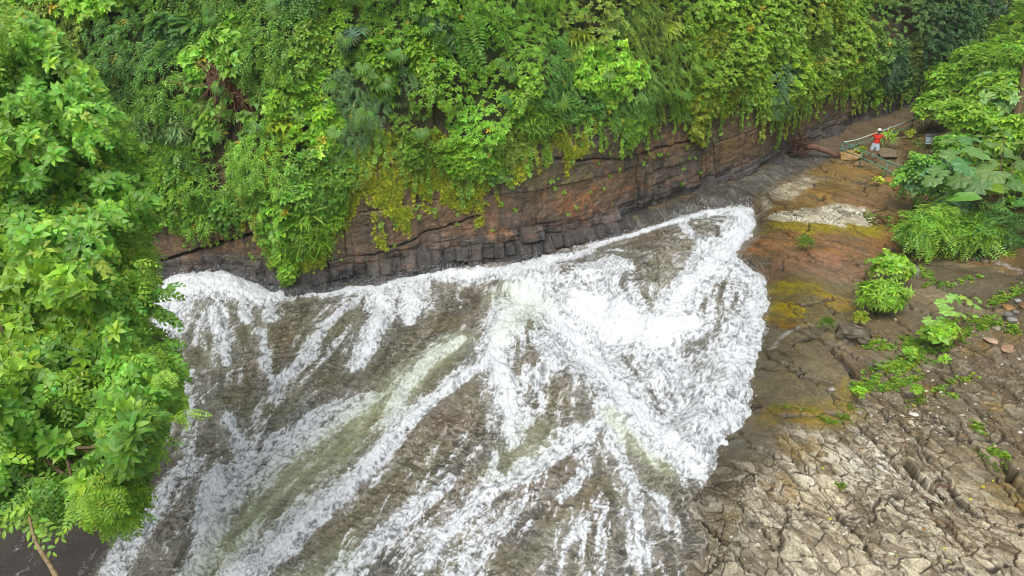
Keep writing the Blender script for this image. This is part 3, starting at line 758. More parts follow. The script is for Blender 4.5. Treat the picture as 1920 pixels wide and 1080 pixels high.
# dark wet slabs and rusty places traced from the photograph
def cwarp(pts, amp=.25, seed=150):
    P = cliff_poly(pts)
    return poly_sdf(SS + amp * (fbm(SS * 1.5, HH * 1.5, seed, 4) - .5) * 2, HH + amp * (fbm(SS * 1.5 + 7, HH * 1.5, seed + 1, 4) - .5) * 2, P)
CP = [([(675, 372), (698, 370), (712, 410), (760, 400), (770, 440), (766, 458), (690, 470)], lin(62, 60, 60), .1, .8),
      ([(330, 505), (390, 470), (470, 470), (540, 500), (560, 540), (470, 545), (360, 530)], lin(88, 86, 86), .25, .85),
      ([(930, 395), (980, 390), (1000, 420), (1060, 440), (1060, 480), (900, 500), (940, 440)], lin(92, 88, 86), .25, .7),
      ([(760, 440), (830, 430), (930, 380), (940, 410), (860, 460), (800, 470)], lin(150, 108, 70), .3, .55),
      ([(900, 430), (940, 425), (965, 460), (920, 468)], lin(176, 122, 70), .15, .8),
      ([(1080, 365), (1110, 362), (1130, 400), (1085, 440), (1060, 400)], lin(164, 104, 58), .25, .75),
      ([(1180, 260), (1290, 245), (1300, 270), (1210, 300)], lin(158, 106, 60), .25, .75),
      ([(1200, 300), (1340, 280), (1340, 370), (1210, 400)], lin(106, 98, 86), .5, .6),
      ([(1340, 270), (1400, 250), (1400, 340), (1350, 345)], lin(124, 100, 56), .35, .75),
      ([(1440, 220), (1640, 180), (1650, 215), (1560, 250), (1460, 300)], lin(128, 104, 76), .6, .8),
      ([(1650, 130), (1765, 120), (1765, 170), (1700, 200), (1650, 200)], lin(84, 74, 70), .5, .8),
      ([(290, 470), (400, 430), (520, 425), (530, 440), (300, 500)], lin(128, 94, 60), .3, .7)]
for pp, cc, sw, st_ in CP:
    colc = mixc(colc, cc, st_ * sst(-sw, sw, cwarp(pp, .5)) * sst(.38, .62, .5 * nfd + .5 * nfc) * .9)
MOSS_PX = [[(960, 300), (1015, 270), (1040, 250), (1100, 250), (1110, 280), (1060, 300), (1000, 320), (960, 345)], [(690, 240), (860, 260), (900, 330), (760, 320)], [(700, 400), (712, 400), (724, 470), (708, 470)], [(735, 400), (760, 400), (765, 440), (750, 440)], [(895, 380), (905, 380), (908, 430), (900, 430)], [(500, 430), (540, 440), (540, 520), (515, 500)], [(640, 280), (700, 250), (760, 300), (830, 320), (900, 320), (925, 345), (880, 395), (820, 380), (790, 372), (765, 410), (750, 420), (690, 375), (670, 360), (640, 460), (620, 480), (560, 520), (560, 470), (600, 420)],
           [(1060, 262), (1082, 262), (1080, 300), (1066, 345)], [(1160, 240), (1185, 240), (1180, 290), (1168, 295)], [(925, 330), (935, 330), (932, 388)], [(780, 385), (800, 388), (838, 412), (830, 418)], [(960, 280), (1000, 270), (1020, 290), (975, 340)]]
moss = np.zeros(SS.shape)
for pp in MOSS_PX:
    moss = np.maximum(moss, sst(-.12, .2, cwarp(pp, .3, 160)))
moss_f = moss * sst(.28, .44, fbm(SS * 2.4, HH * 1.2, 165, 4, .65))
colc = mixc(colc, lin(165, 165, 50), .95 * moss_f)
colc = mixc(colc, lin(104, 96, 48), .5 * sst(2.3, 3.4, HH) * sst(.45, .6, nfc))
colc = mixc(colc, lin(66, 74, 34), sst(5, 7, HH))
colc = mixc(colc, lin(38, 33, 28), .8 * sst(0.025, 0.0, eb + .05 * (nfd - .5)) * sst(.35, .55, vn(SS * .4, bi * 3.3, 137)))
colc = mixc(colc, lin(42, 36, 30), .65 * sst(0.025, 0.0, ej + .05 * (nfd - .5)) * sst(.3, .5, T[(ji.astype(int) * 3) & 255, (bi.astype(int) * 5) & 255]))
colc = mixc(colc, lin(48, 42, 36), .6 * np.maximum(rough_zone, .8 * sst(1.9, .5, HH)) * sst(.05, 0, ev))
colc = mixc(colc, lin(128, 122, 116), .5 * sst(1.9, .5, HH) * sst(.6, .75, vr) * nfd)
colc = mixc(colc, lin(150, 100, 58), .6 * sst(.60, .70, fbm(SS * 1.1 + 2, HH * 3 + 1, 151, 5, .7)) * sst(3, 2, HH) * sst(.4, .9, HH))
colc = mixc(colc, lin(60, 52, 44), .45 * sst(.55, .72, fbm(SS * 2.2, HH * .25, 146, 4, .6)))  # dark vertical streaks: joints and shadows painted down the wall
colc = mixc(colc, lin(150, 122, 84), .35 * sst(.58, .75, fbm(SS * 1.8 + 7, HH * .3, 147, 4, .6)))
colc *= (.86 + .28 * strata)[..., None] * (.5 + 1.0 * nfd)[..., None] * (.8 + .4 * ngr)[..., None] * .92
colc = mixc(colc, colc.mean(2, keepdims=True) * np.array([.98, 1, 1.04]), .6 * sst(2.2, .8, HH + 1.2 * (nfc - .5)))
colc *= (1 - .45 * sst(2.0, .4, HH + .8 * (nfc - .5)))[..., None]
# the long bedding gap in the left part of the wall
gp = cliff_poly([(300, 492), (380, 468), (440, 448), (515, 428)])
q = sst(0, .7, line_mask(SS + .1 * (nfc - .5), HH + .15 * (nfc - .5), gp, np.full(len(gp), .09)))
off -= .3 * q; colc = mixc(colc, lin(26, 23, 21), q)
for pts in ([(1040, 300), (1160, 300), (1300, 262)], [(1195, 290), (1200, 400)], [(1340, 270), (1345, 355)], [(1400, 250), (1390, 340)], [(1100, 470), (690, 478)][:0] or [(690, 478), (820, 435), (900, 410)], [(1455, 230), (1440, 320)], [(1235, 345), (1240, 395)]):
    gp = cliff_poly(pts)
    q = sst(0, .7, line_mask(SS + .2 * (nfc - .5), HH + .3 * (nfc - .5), gp, np.full(len(gp), .06)))
    off -= .15 * q; colc = mixc(colc, lin(36, 31, 27), q * .75)
vx, vy, vz = cliff_pos(SS, HH, off)
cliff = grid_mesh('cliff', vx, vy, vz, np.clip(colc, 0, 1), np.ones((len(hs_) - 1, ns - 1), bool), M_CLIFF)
tag(cliff, kind='structure')
# coarse continuation of the cliff on both sides and the hill on top
for nm, a, b in (('cliff', 0, max(0, s_lo)), ('cliff', s_hi, SL)):
    if b - a < .5: continue
    S2, H2 = np.meshgrid(np.linspace(a, b, int((b - a) / .3) + 2), np.linspace(0, CH, 80))
    o2 = .5 * (fbm(S2 * .5, H2 * .5, 170, 4) - .5)
    x2, y2, z2 = cliff_pos(S2, H2, o2)
    c2 = np.zeros(S2.shape + (3,)) + lin(84, 72, 60); c2 = c2 * (.6 + .8 * fbm(S2, H2, 171, 4))[..., None]
    tag(grid_mesh(nm, x2, y2, z2, c2, np.ones((S2.shape[0] - 1, S2.shape[1] - 1), bool), M_CLIFF), kind='structure')
S2, D2 = np.meshgrid(np.linspace(0, SL, 160), np.linspace(0, 60, 30))
X2, Y2, n2x, n2y = path(S2); oo = lean(S2, CH) - D2
Z2 = zb(X2, Y2) - .5 + CH + .25 * D2 + 3 * (fbm(S2 * .1, D2 * .1, 172, 3) - .5) * np.clip(D2 / 10, 0, 1)
c2 = np.zeros(S2.shape + (3,)) + lin(60, 80, 34)
tag(grid_mesh('hillside', X2 + n2x * oo, Y2 + n2y * oo, Z2, c2, np.ones((29, 159), bool), M_CLIFF), kind='structure')
print('cliff', time.time() - T0)
# ================================================================ FOLIAGE KIT
def leaf(L, W, fold=.18, droop=.25, simple=False, ang=0.0, pitch=0.0, base=(0, 0, 0), roll=0.0, heart=False, px=None):
    if simple:
        V = np.array([[0, 0, 0], [.45 * L, W / 2, fold * W], [.45 * L, 0, 0], [.45 * L, -W / 2, fold * W], [L, 0, -droop * L * .6]])
        Fc = [(0, 2, 1), (0, 3, 2), (1, 2, 4), (2, 3, 4)]
    else:
        w1, w2 = (1.0, .72) if heart else (.8, .86)
        p1, p2 = (.22, .62) if heart else (.28, .66)
        V = np.array([[0, 0, 0], [p1 * L, w1 * W / 2, fold * W], [p1 * L, 0, .03 * L], [p1 * L, -w1 * W / 2, fold * W],
                      [p2 * L, w2 * W / 2, fold * W * .8 - droop * L * .25], [p2 * L, 0, -droop * L * .3], [p2 * L, -w2 * W / 2, fold * W * .8 - droop * L * .25],
                      [L, 0, -droop * L]])
        Fc = [(0, 2, 1), (0, 3, 2), (1, 2, 5), (1, 5, 4), (2, 3, 6), (2, 6, 5), (4, 5, 7), (5, 6, 7)]
    cr, sr = math.cos(roll), math.sin(roll); V = V @ np.array([[1, 0, 0], [0, cr, -sr], [0, sr, cr]]).T
    c, s_ = math.cos(pitch), math.sin(pitch); V = V @ np.array([[c, 0, -s_], [0, 1, 0], [s_, 0, c]]).T
    c, s_ = math.cos(ang), math.sin(ang); V = V @ np.array([[c, -s_, 0], [s_, c, 0], [0, 0, 1]]).T
    return V + np.array(base), Fc
class Sprig:
    def __init__(s): s.V = []; s.F = []; s.L = []; s.n = 0; s.k = 0
    def add(s, V, Fc, newleaf=True):
        s.V.append(V); s.F += [tuple(i + s.n for i in f) for f in Fc]; s.L += [s.k] * len(V); s.n += len(V); s.k += newleaf
    def done(s):
        s.V = np.concatenate(s.V); s.F = np.array(s.F); s.L = np.array(s.L); return s
R = random.Random(3)
def sp_rosette(n=7, L=1.0, W=.48, simple=False, top=3, heart=False, droop=.25, spread=(5, 35)):
    s = Sprig()
    for i in range(n):
        s.add(*leaf(L * R.uniform(.8, 1.1), W * L * R.uniform(.85, 1.1), .18, R.uniform(droop * .5, droop * 1.5), simple, 2.4 * i + R.uniform(-.3, .3), math.radians(R.uniform(*spread)) * (1 if i % 2 else .4), (R.uniform(-.06, .06), R.uniform(-.06, .06), -.12 * i / n), R.uniform(-.35, .35), heart))
    for i in range(top):
        s.add(*leaf(L * .55, W * L * .55, .2, .1, simple, 2.1 * i, math.radians(R.uniform(35, 60)), (0, 0, .04), R.uniform(-.3, .3), heart))
    return s.done()
def sp_twig(n=9, L=.42, W=.5, length=1.4, simple=False, heart=False, droop=.2):
    s = Sprig()
    for i in range(n):
        t = (i + .5) / n; x = length * t; z = .12 * length * math.sin(t * 2.6) - .18 * t * t
        sd = 1 if i % 2 else -1
        l = L * (1.05 - .35 * t)
        s.add(*leaf(l, W * l, .15, R.uniform(.1, .35) if droop else .1, simple, sd * math.radians(R.uniform(40, 68)), math.radians(R.uniform(-12, 14)), (x, 0, z), R.uniform(-.3, .3), heart))
    s.add(*leaf(L * .6, W * L * .6, .15, .2, simple, 0, -.2, (length, 0, -.18)))
    a = np.array([[0, -.012, 0], [0, .012, 0], [length * .5, 0, .1 * length * .9], [length, 0, -.18]])
    s.add(a, [(0, 1, 2), (2, 1, 3)])
    return s.done()
def sp_pinnate(n=8, length=1.5, L=.34, W=.42, arch=.35):
    s = Sprig()
    for i in range(n):
        t = (i + .8) / n; x = length * t; z = arch * (t - 1.4 * t * t) * length * .6
        l = L * (1.15 - .5 * abs(t - .45) * 1.4)
        for sd in (1, -1):
            s.add(*leaf(l, W * l, .12, .15, True, sd * math.radians(R.uniform(58, 74)), math.radians(R.uniform(-14, 6)), (x, 0, z), R.uniform(-.2, .2)))
    s.add(*leaf(L, W * L, .12, .2, True, 0, -.3, (length, 0, arch * (-.4) * length * .6)))
    return s.done()
def sp_fan(n=13, L=1.0, W=.10, spread=115, droop=.35):
    s = Sprig()
    for i in range(n):
        a = math.radians(-spread + 2 * spread * i / (n - 1)); l = L * (1 - .25 * abs(a) / math.radians(spread)) * R.uniform(.92, 1.06)
        s.add(*leaf(l, W * L * 1.7, .25, droop, False, a, .15, (0, 0, 0), 0), newleaf=(i % 3 == 0))
    return s.done()
def sp_strap(n=8, L=1.2, W=.1):
    s = Sprig()
    for i in range(n):
        s.add(*leaf(L * R.uniform(.75, 1.1), W * L, .2, R.uniform(.3, .7), False, 2.4 * i, math.radians(R.uniform(15, 70))))
    return s.done()
def sp_palmate(lobes=7, Rr=1.0):
    """one large lobed leaf with folded lobes"""
    s = Sprig(); V = [[0, 0, 0]]; Fc = []
    n = lobes * 4; 
    for i in range(n + 1):
        a = math.radians(-155 + 310 * i / n)
        ph = (i % 4) / 4.0
        r = Rr * (1 - .28 * abs(math.sin(math.pi * (i / 4.0 + .5))) ** .7 if False else 1) * (.87 + .13 * math.cos(2 * math.pi * i / 4.0)) * (1 - .18 * abs(a) / 2.7)
        V.append([r * math.cos(a) * .55, r * math.sin(a) * .55, .05 * math.cos(2 * math.pi * i / 4.0)])
        V.append([r * math.cos(a), r * math.sin(a), -.16 * r + .04 * math.cos(2 * math.pi * i / 4.0 + .4)])
    for i in range(n):
        a0, a1, b0, b1 = 1 + 2 * i, 2 + 2 * i, 3 + 2 * i, 4 + 2 * i
        Fc += [(0, a0, b0), (a0, a1, b1), (a0, b1, b0)]
    s.add(np.array(V, float), Fc)
    return s.done()
SPR_T = dict(
    ros=[sp_rosette() for _ in range(4)], ross=[sp_rosette(6, 1, .6, True, 2, droop=.12) for _ in range(4)], rosh=[sp_rosette(6, 1, .72, False, 2, True) for _ in range(3)],
    twig=[sp_twig() for _ in range(4)], twigs=[sp_twig(8, .42, .5, 1.3, True) for _ in range(4)], twigh=[sp_twig(8, .5, .74, 1.4, False, True) for _ in range(3)],
    lance=[sp_rosette(9, 1, .2, True, 3, droop=.4, spread=(0, 40)) for _ in range(3)], pin=[sp_pinnate() for _ in range(3)], fern=[sp_pinnate(13, 1.6, .28, .3, .5) for _ in range(3)],
    fan=[sp_fan() for _ in range(3)], fan2=[sp_fan(9, 1, .13, 70, .5) for _ in range(2)], strap=[sp_strap() for _ in range(3)], palm=[sp_palmate() for _ in range(2)],
    grass=[sp_strap(9, 1, .06) for _ in range(3)], fluff=[sp_rosette(8, 1, .4, True, 3, spread=(20, 80)) for _ in range(3)],
    banana=[sp_rosette(1, 1, .36, False, 0, droop=.35) for _ in range(2)])
def nrm(a): return a / (np.linalg.norm(a, axis=-1, keepdims=True) + 1e-9)
def scatter(kind, pos, zax, xax, scale, tint, jit=.16, warm=.06):
    """kind: template family; pos (n,3); returns V,F,C"""
    pos = np.asarray(pos, float); n = len(pos); fam = SPR_T[kind]
    zax = nrm(np.asarray(zax, float)); xax = np.asarray(xax, float)
    yax = nrm(np.cross(zax, xax)); xax = np.cross(yax, zax)
    M = np.stack([xax, yax, zax], 2)
    which = rng.integers(0, len(fam), n); scale = np.broadcast_to(scale, (n,))
    tint = np.broadcast_to(tint, (n, 3))
    VV, FF, CC = [], [], []; off = 0
    for k, sp_ in enumerate(fam):
        i = np.where(which == k)[0]
        if not len(i): continue
        V = np.einsum('nij,vj->nvi', M[i], sp_.V) * scale[i][:, None, None] + pos[i][:, None, :]
        nl = sp_.L.max() + 1
        b = 1 + jit * rng.normal(size=(len(i), nl)); b = np.clip(b, .45, 1.6)
        hshift = warm * rng.normal(size=(len(i), nl))
        lc = tint[i][:, None, :] * b[..., None]
        lc = lc * (1 + hshift[..., None] * np.array([2.2, .3, -1.0]))
        C = lc[:, sp_.L, :]
        nv = len(sp_.V)
        Fn = sp_.F[None] + (np.arange(len(i)) * nv)[:, None, None] + off
        off += nv * len(i)
        VV.append(V.reshape(-1, 3)); FF.append(Fn.reshape(-1, 3)); CC.append(np.clip(C, .003, 1).reshape(-1, 3))
    return np.concatenate(VV), np.concatenate(FF), np.concatenate(CC)
class Fol:
    def __init__(s): s.V = []; s.F = []; s.C = []; s.n = 0
    def add(s, vfc):
        V, Fc, C = vfc; s.V.append(V); s.F.append(Fc + s.n); s.C.append(C); s.n += len(V); return s
    def build(s, name, parent=None, origin=None, mat=None):
        V = np.concatenate(s.V)
        if origin is not None: V = V - np.asarray(origin)
        return mesh_np(name, V, np.concatenate(s.F), mat or M_LEAF, np.concatenate(s.C), smooth=False, parent=parent)
# leaf colours (albedo)
GRN = dict(bright=(.150, .330, .028), mid=(.075, .200, .022), dark=(.035, .105, .018), yel=(.26, .40, .03), blue=(.085, .20, .085), pale=(.17, .33, .10), olive=(.12, .19, .03), lime=(.20, .43, .035), deep=(.05, .16, .03), moss=(.19, .25, .02), brown=(.17, .11, .055))
GRN = {k: np.array(v) * np.array([1.60, 1.33, 1.4]) for k, v in GRN.items()}
UP = np.array([0, 0, 1.0])
def radial_mix(n, out, up=.7, rnd=.45):
    return nrm(out + up * UP + rnd * rng.normal(size=(n, 3)))
def shrub_fol(c, rad, kind, lsize, tint, n, droopx=True, up=.7, lump=.35, shade2=None, fill=.5):
    """leaf sprigs through the outer half of a lumpy ellipsoid"""
    d = nrm(rng.normal(size=(n, 3))); d[:, 2] = np.where(d[:, 2] < -.35, -d[:, 2], d[:, 2])
    lumps = nrm(rng.normal(size=(9, 3))); dots = (d @ lumps.T).max(1)
    rr = (1 - lump + lump * sst(.55, .98, dots)) * (fill + (1 - fill) * rng.random(n) ** .5) * (1 + .10 * rng.normal(size=n))
    pos = np.asarray(c) + d * rr[:, None] * np.asarray(rad)
    z = radial_mix(n, d, up, .4)
    x = nrm(d * .8 + np.array([0, 0, -.5 if droopx else .3]) + .5 * rng.normal(size=(n, 3)))
    t = np.asarray(tint) * (.8 + .4 * rng.random(n))[:, None]
    if shade2 is not None:
        k = rng.random(n) < .35; t[k] = np.asarray(shade2) * (.8 + .4 * rng.random(k.sum()))[:, None]
    return scatter(kind, pos, z, x, lsize * (.7 + .5 * rng.random(n)), t)
M_DEAD = plain('dead_wood', lin(120, 84, 62), .85, var=.35, scale=9, bump=.4)
def stems(c, base, rad, n, r=.02, name='stem', parent=None, mat=None):
    b = MB(); o = np.array(parent.location) if parent else np.zeros(3)
    for i in range(n):
        d = nrm(rng.normal(size=3)); d[2] = abs(d[2])
        e = np.asarray(c) + d * np.asarray(rad) * .75; p0 = np.asarray(base) + min(.1, r * 1.2) * rng.normal(size=3) * np.array([1, 1, 0])
        m_ = (p0 + e) / 2 + .15 * rng.normal(size=3) * np.linalg.norm(e - p0)
        ts = np.linspace(0, 1, 7)[:, None]
        b.tube((1 - ts) ** 2 * p0 + 2 * ts * (1 - ts) * m_ + ts ** 2 * e - o, np.linspace(r, r * .3, 7), 5)
    return b.build(name, mat or M_STEM, parent)
def shrub(name, label, cat, c, rad, base, kinds, n, r=.02, nst=5, group=None, extra=None, **kw):
    root = empty(name, tuple(base), label, cat, group)
    f = Fol()
    for kind, ls, tint, share in kinds:
        f.add(shrub_fol(c, rad, kind, ls, tint, max(3, int(n * share)), **kw))
    if extra: extra(f)
    f.build('foliage', root, base)
    stems(c, base, rad, nst, r, 'stem', root)
    return root

# ================================================================ CLIFF COVER
hv_px = [(60, 420), (280, 425), (330, 405), (380, 425), (420, 400), (470, 400), (500, 440), (530, 480), (552, 500), (575, 450), (600, 430), (640, 405), (665, 320), (700, 265), (760, 295), (830, 325), (900, 340), (930, 330), (960, 290), (1015, 255), (1040, 222), (1110, 220), (1150, 238), (1180, 262), (1200, 232), (1260, 208), (1310, 222), (1380, 182), (1420, 212), (1460, 225), (1500, 188), (1560, 165), (1610, 180), (1650, 178), (1700, 163), (1760, 135), (1830, 105)]
hv = np.array(sorted(cliff_sh(u, v) for u, v in hv_px))
def hv_at(s): return np.interp(s, hv[:, 0], hv[:, 1], left=3.0, right=4.0)
holes = [(cliff_poly(p), a) for p, a in [
    ([(720, 190), (770, 150), (800, 180), (830, 210), (850, 270), (800, 290), (720, 285), (690, 240)], .8),
    ([(400, 130), (440, 110), (500, 170), (510, 230), (440, 270), (390, 210)], .9),
    ([(360, 220), (430, 250), (440, 330), (500, 400), (500, 440), (440, 430), (370, 320)], .7),
    ([(1610, 10), (1690, 10), (1700, 60), (1640, 75)], .7), ([(1700, 80), (1750, 90), (1740, 130), (1690, 130)], .6),
    ([(1420, 190), (1380, 200), (1360, 240), (1420, 240)], .8), ([(1290, 200), (1400, 185), (1400, 230), (1300, 235)], .5),
    ([(660, 280), (700, 250), (760, 290), (900, 320), (930, 350), (880, 400), (760, 420), (680, 370)], .72)]]
def cliff_samples(n, s0, s1, h0, h1, prof=None):
    s = rng.uniform(s0, s1, n); h = rng.uniform(h0, h1, n)
    return s, h
NS = 100000
s_ = rng.uniform(s_lo, SL - .5, NS)
# density falls with distance: leaves are all a little larger there
h_ = hv_at(s_) - .5 + rng.random(NS) ** 1.15 * 11.5
px0, py0, pnx, pny = path(s_)
dist = np.hypot(px0, py0)
lowb = hv_at(s_) + .45 * (fbm(s_ * 1.1, h_ * .25, 200, 4, .6) - .5) * 2
keep = h_ > lowb
gap = fbm(s_ * .8, h_ * .8, 201, 4, .55)
keep &= (gap > .36) | (rng.random(NS) < .4)
for P, a in holes:
    q = poly_sdf(s_, h_, P) > 0
    keep &= ~(q & (rng.random(NS) < a * (.5 + fbm(s_ * 1.5, h_ * 1.5, 202, 3))))
s_, h_ = s_[keep], h_[keep]; px0, py0, pnx, pny = [a[keep] for a in (px0, py0, pnx, pny)]; n = len(s_)
bul = .15 + 1.05 * sst(.32, .72, fbm(s_ * .55, h_ * .55, 203, 4, .55)) * sst(0, 2.2, h_ - hv_at(s_) + .2)
dpt = rng.random(n)
offc = bul * (.25 + .75 * dpt ** .6) + .08
cx, cy, cz = cliff_pos(s_, h_, offc)
P_ = np.stack([cx, cy, cz], 1)
out = np.stack([pnx, pny, np.full(n, .25)], 1)
eps = .25
gradb = (fbm((s_ + eps) * .55, h_ * .55, 203, 4, .55) - fbm((s_ - eps) * .55, h_ * .55, 203, 4, .55)) / (2 * eps) * 2.2
gradh = (fbm(s_ * .55, (h_ + eps) * .55, 203, 4, .55) - fbm(s_ * .55, (h_ - eps) * .55, 203, 4, .55)) / (2 * eps) * 2.2
tx, ty = -pny, pnx
out = out - gradb[:, None] * np.stack([tx, ty, 0 * tx], 1) - gradh[:, None] * UP
zax = radial_mix(n, nrm(out), .75, .4)
xax = nrm(np.stack([pnx, pny, np.full(n, -1.0)], 1) + .6 * rng.normal(size=(n, 3)))
# species patches
f1, f2, sp_id = voro(s_ / 2.6 + .5 * fbm(s_, h_, 204), h_ / 2.2 + .5 * fbm(s_, h_, 205), 30)
s_left = cliff_sh(620, 200)[0]; s_mid = cliff_sh(1150, 100)[0]; s_r = cliff_sh(1620, 60)[0]; s_rr = cliff_sh(1300, 60)[0]
KINDS = ['ros', 'twig', 'ross', 'twigs', 'lance', 'rosh', 'pin', 'ross']
kid = np.floor(sp_id * 7.999).astype(int)
right_ = s_ > s_rr
kid = np.where(right_ & np.isin(kid, (0, 5)), 2, kid); kid = np.where(right_ & np.isin(kid, (1, 3, 4, 6)), 2, kid)
size = .20 + .09 * _tab(210)[kid, 1]
size = size * np.where(s_ < s_left, 1.2, np.where(s_ < s_mid, .8, .8)) * (.75 + .5 * rng.random(n))
br = fbm(s_ * .35 + 4, h_ * .35, 206, 3)
T4 = _tab(211)[(sp_id * 255).astype(int), 5]
pal = np.stack([GRN['deep'], GRN['mid'], GRN['mid'] * .8 + GRN['bright'] * .35, GRN['bright'] * .8, GRN['olive'], GRN['bright'], GRN['mid'], GRN['blue'] * .8])
tint = pal[np.floor(T4 * 7.999).astype(int)]
yb = sst(s_rr - 6, s_rr + 2, s_) * sst(s_r + 4, s_r - 3, s_)
tint = tint * (1 - .7 * yb[:, None]) + .7 * yb[:, None] * (GRN['yel'] * .45 + GRN['bright'] * .45)
dk_ = sst(s_r - 2, s_r + 5, s_)
tint = tint * (1 - .6 * dk_[:, None]) + .6 * dk_[:, None] * GRN['blue'] * .8
tint = (tint + .25 * (1 - dk_)[:, None] * GRN['bright']) * (.6 + .75 * br)[:, None] * (.8 + .4 * rng.random(n))[:, None]
dead = rng.random(n) < .012; tint[dead] = GRN['yel'] * np.array([1.3, .8, 1])
F_MASS = Fol()
for k, kd in enumerate(KINDS):
    i = kid == k
    if i.sum(): F_MASS.add(scatter(kd, P_[i], zax[i], xax[i], size[i] * {'twig': 1.1, 'twigs': 1.0, 'pin': 1.1, 'rosh': 1.0}.get(kd, .85), tint[i]))
tag(F_MASS.build('cliff_foliage'), kind='stuff')
# creeping moss and tiny plants on the wall below
n = 24000
ms_all = []; 
s0m, s1m = cliff_sh(540, 400)[0], cliff_sh(1100, 300)[0]
s_ = rng.uniform(s0m, s1m, n * 3); h_ = rng.uniform(.4, 7.5, n * 3)
mk = np.zeros(len(s_))
for pp in MOSS_PX:
    P = cliff_poly(pp)
    mk = np.maximum(mk, sst(-.15, .25, poly_sdf(s_ + .5 * (fbm(s_ * 1.5, h_ * 1.5, 160, 4) - .5), h_ + .5 * (fbm(s_ * 1.5 + 7, h_ * 1.5, 161, 4) - .5), P)))
k = (rng.random(len(s_)) < mk) & (fbm(s_ * 2.4, h_ * 1.2, 165, 4, .65) > .44)
s_, h_ = s_[k][:n], h_[k][:n]; n = len(s_)
px0, py0, pnx, pny = path(s_)
oi = lambda s, h: off[np.clip(np.searchsorted(hs_, h), 0, len(hs_) - 1), np.clip(((s - ss[0]) / (ss[1] - ss[0])).astype(int), 0, ns - 1)]
x, y, z = cliff_pos(s_, h_, oi(s_, h_) + .03)
t = GRN['moss'] * 1.7 * (.6 + .7 * rng.random(n))[:, None]; k = rng.random(n) < .2; t[k] = GRN['bright'] * .8
zz_ = radial_mix(n, np.stack([pnx, pny, 0 * pnx], 1), .5, .5)
FO = Fol().add(scatter('fluff', np.stack([x, y, z], 1), zz_, nrm(rng.normal(size=(n, 3))), .075 * (.6 + .8 * rng.random(n)), t))
tag(FO.build('moss'), kind='stuff')
# strands of creeper hanging over the edge of the bare rock
n = 420; S1 = rng.uniform(s_lo, s_hi, n); pos, zz2, tt2 = [], [], []
for s1 in S1:
    h0 = float(hv_at(s1)) + rng.uniform(.1, .9); L_ = rng.uniform(.4, 1.7); k = int(L_ / .13); tcol = (GRN['bright'] * rng.uniform(.6, 1.1)) if rng.random() < .7 else GRN['yel'] * .7
    sj = s1
    for q in range(k):
        hh = h0 - q * .13; sj += rng.normal() * .035
        if hh < .5: break
        x, y, z = cliff_pos(sj, hh, .16 + .05 * rng.random()); _, _, nx, ny = path(sj)
        pos.append([float(x), float(y), float(z)]); zz2.append([float(nx), float(ny), .5]); tt2.append(tcol * rng.uniform(.8, 1.2))
FO = Fol().add(scatter('ross', pos, np.array(zz2) + .35 * rng.normal(size=(len(pos), 3)), nrm(rng.normal(size=(len(pos), 3))), .13 * (.7 + .6 * rng.random(len(pos))), np.array(tt2)))
tag(FO.build('hanging_vines'), kind='stuff')
# small plants rooted in cracks of the bare wall
n = 420
s_ = rng.uniform(cliff_sh(300, 480)[0], cliff_sh(1640, 200)[0], n); h_ = .9 + (hv_at(s_) - .6) * rng.random(n) ** .5
k = fbm(s_ * .9, h_ * .9, 215, 3) > .5; s_, h_ = s_[k], h_[k]; n = len(s_)
px0, py0, pnx, pny = path(s_); x, y, z = cliff_pos(s_, h_, oi(s_, h_) + .05)
FO = Fol().add(scatter('ross', np.stack([x, y, z], 1), radial_mix(n, np.stack([pnx, pny, 0 * pnx], 1), .6, .3), nrm(rng.normal(size=(n, 3))), .12 * (.6 + .9 * rng.random(n)), GRN['bright'] * .8))
tag(FO.build('crack_weeds'), kind='stuff')

def cliff_point(u, v, off_=0.0):
    s, h = cliff_sh(u, v)
    return np.array([float(a) for a in cliff_pos(s, h, off_)]), s, h
CL = []
def cliff_plant(name, label, cat, u, v, ru, rv, kinds, n, outm=.34, group=None, **kw):
    c, s, h = cliff_point(u, v, .3)
    _, _, nx, ny = path(s); t = depth_of(c)
    a, b = ru * t / F_, rv * t / F_
    # ellipsoid axes: along the wall, up the wall, outwards
    d = nrm(rng.normal(size=(n, 3))); d[:, 1] = np.abs(d[:, 1]); d[:, 1] = d[:, 1] * .9 + .0
    ax = np.stack([np.array([-ny, nx, 0]), np.array([nx, ny, 0.15]), np.array([0, 0, 1.0])])
    lumps = nrm(rng.normal(size=(10, 3))); dots = (d @ lumps.T).max(1)
    rr = (.62 + .38 * sst(.5, .98, dots)) * (.45 + .55 * rng.random(n) ** .5) * (1 + .1 * rng.normal(size=n))
    loc = d * rr[:, None] * np.array([a, outm, b])
    pos = c + loc @ ax
    outd = nrm(d @ ax)
    base_ = np.array([float(q) for q in cliff_pos(s, h + b * .8, -.1)])
    root = empty(name, tuple(base_), label, cat, group)
    f = Fol(); i0 = 0; idx = rng.permutation(n)
    for kind, ls, tint, share in kinds:
        i = idx[i0:i0 + max(2, int(n * share))]; i0 += len(i)
        if not len(i): continue
        m_ = len(i)
        xx = nrm(np.array([nx * .6, ny * .6, -1.0]) + .55 * rng.normal(size=(m_, 3)))
        f.add(scatter(kind, pos[i], radial_mix(m_, outd[i], .8, .35), xx, ls * (.75 + .5 * rng.random(m_)), np.asarray(tint) * (.8 + .4 * rng.random(m_))[:, None]))
    f.build('foliage', root, base_)
    stems(c, base_, (a, outm, b), 3, .015, 'stem', root)
    return root
F_ = 1281.0
g = GRN
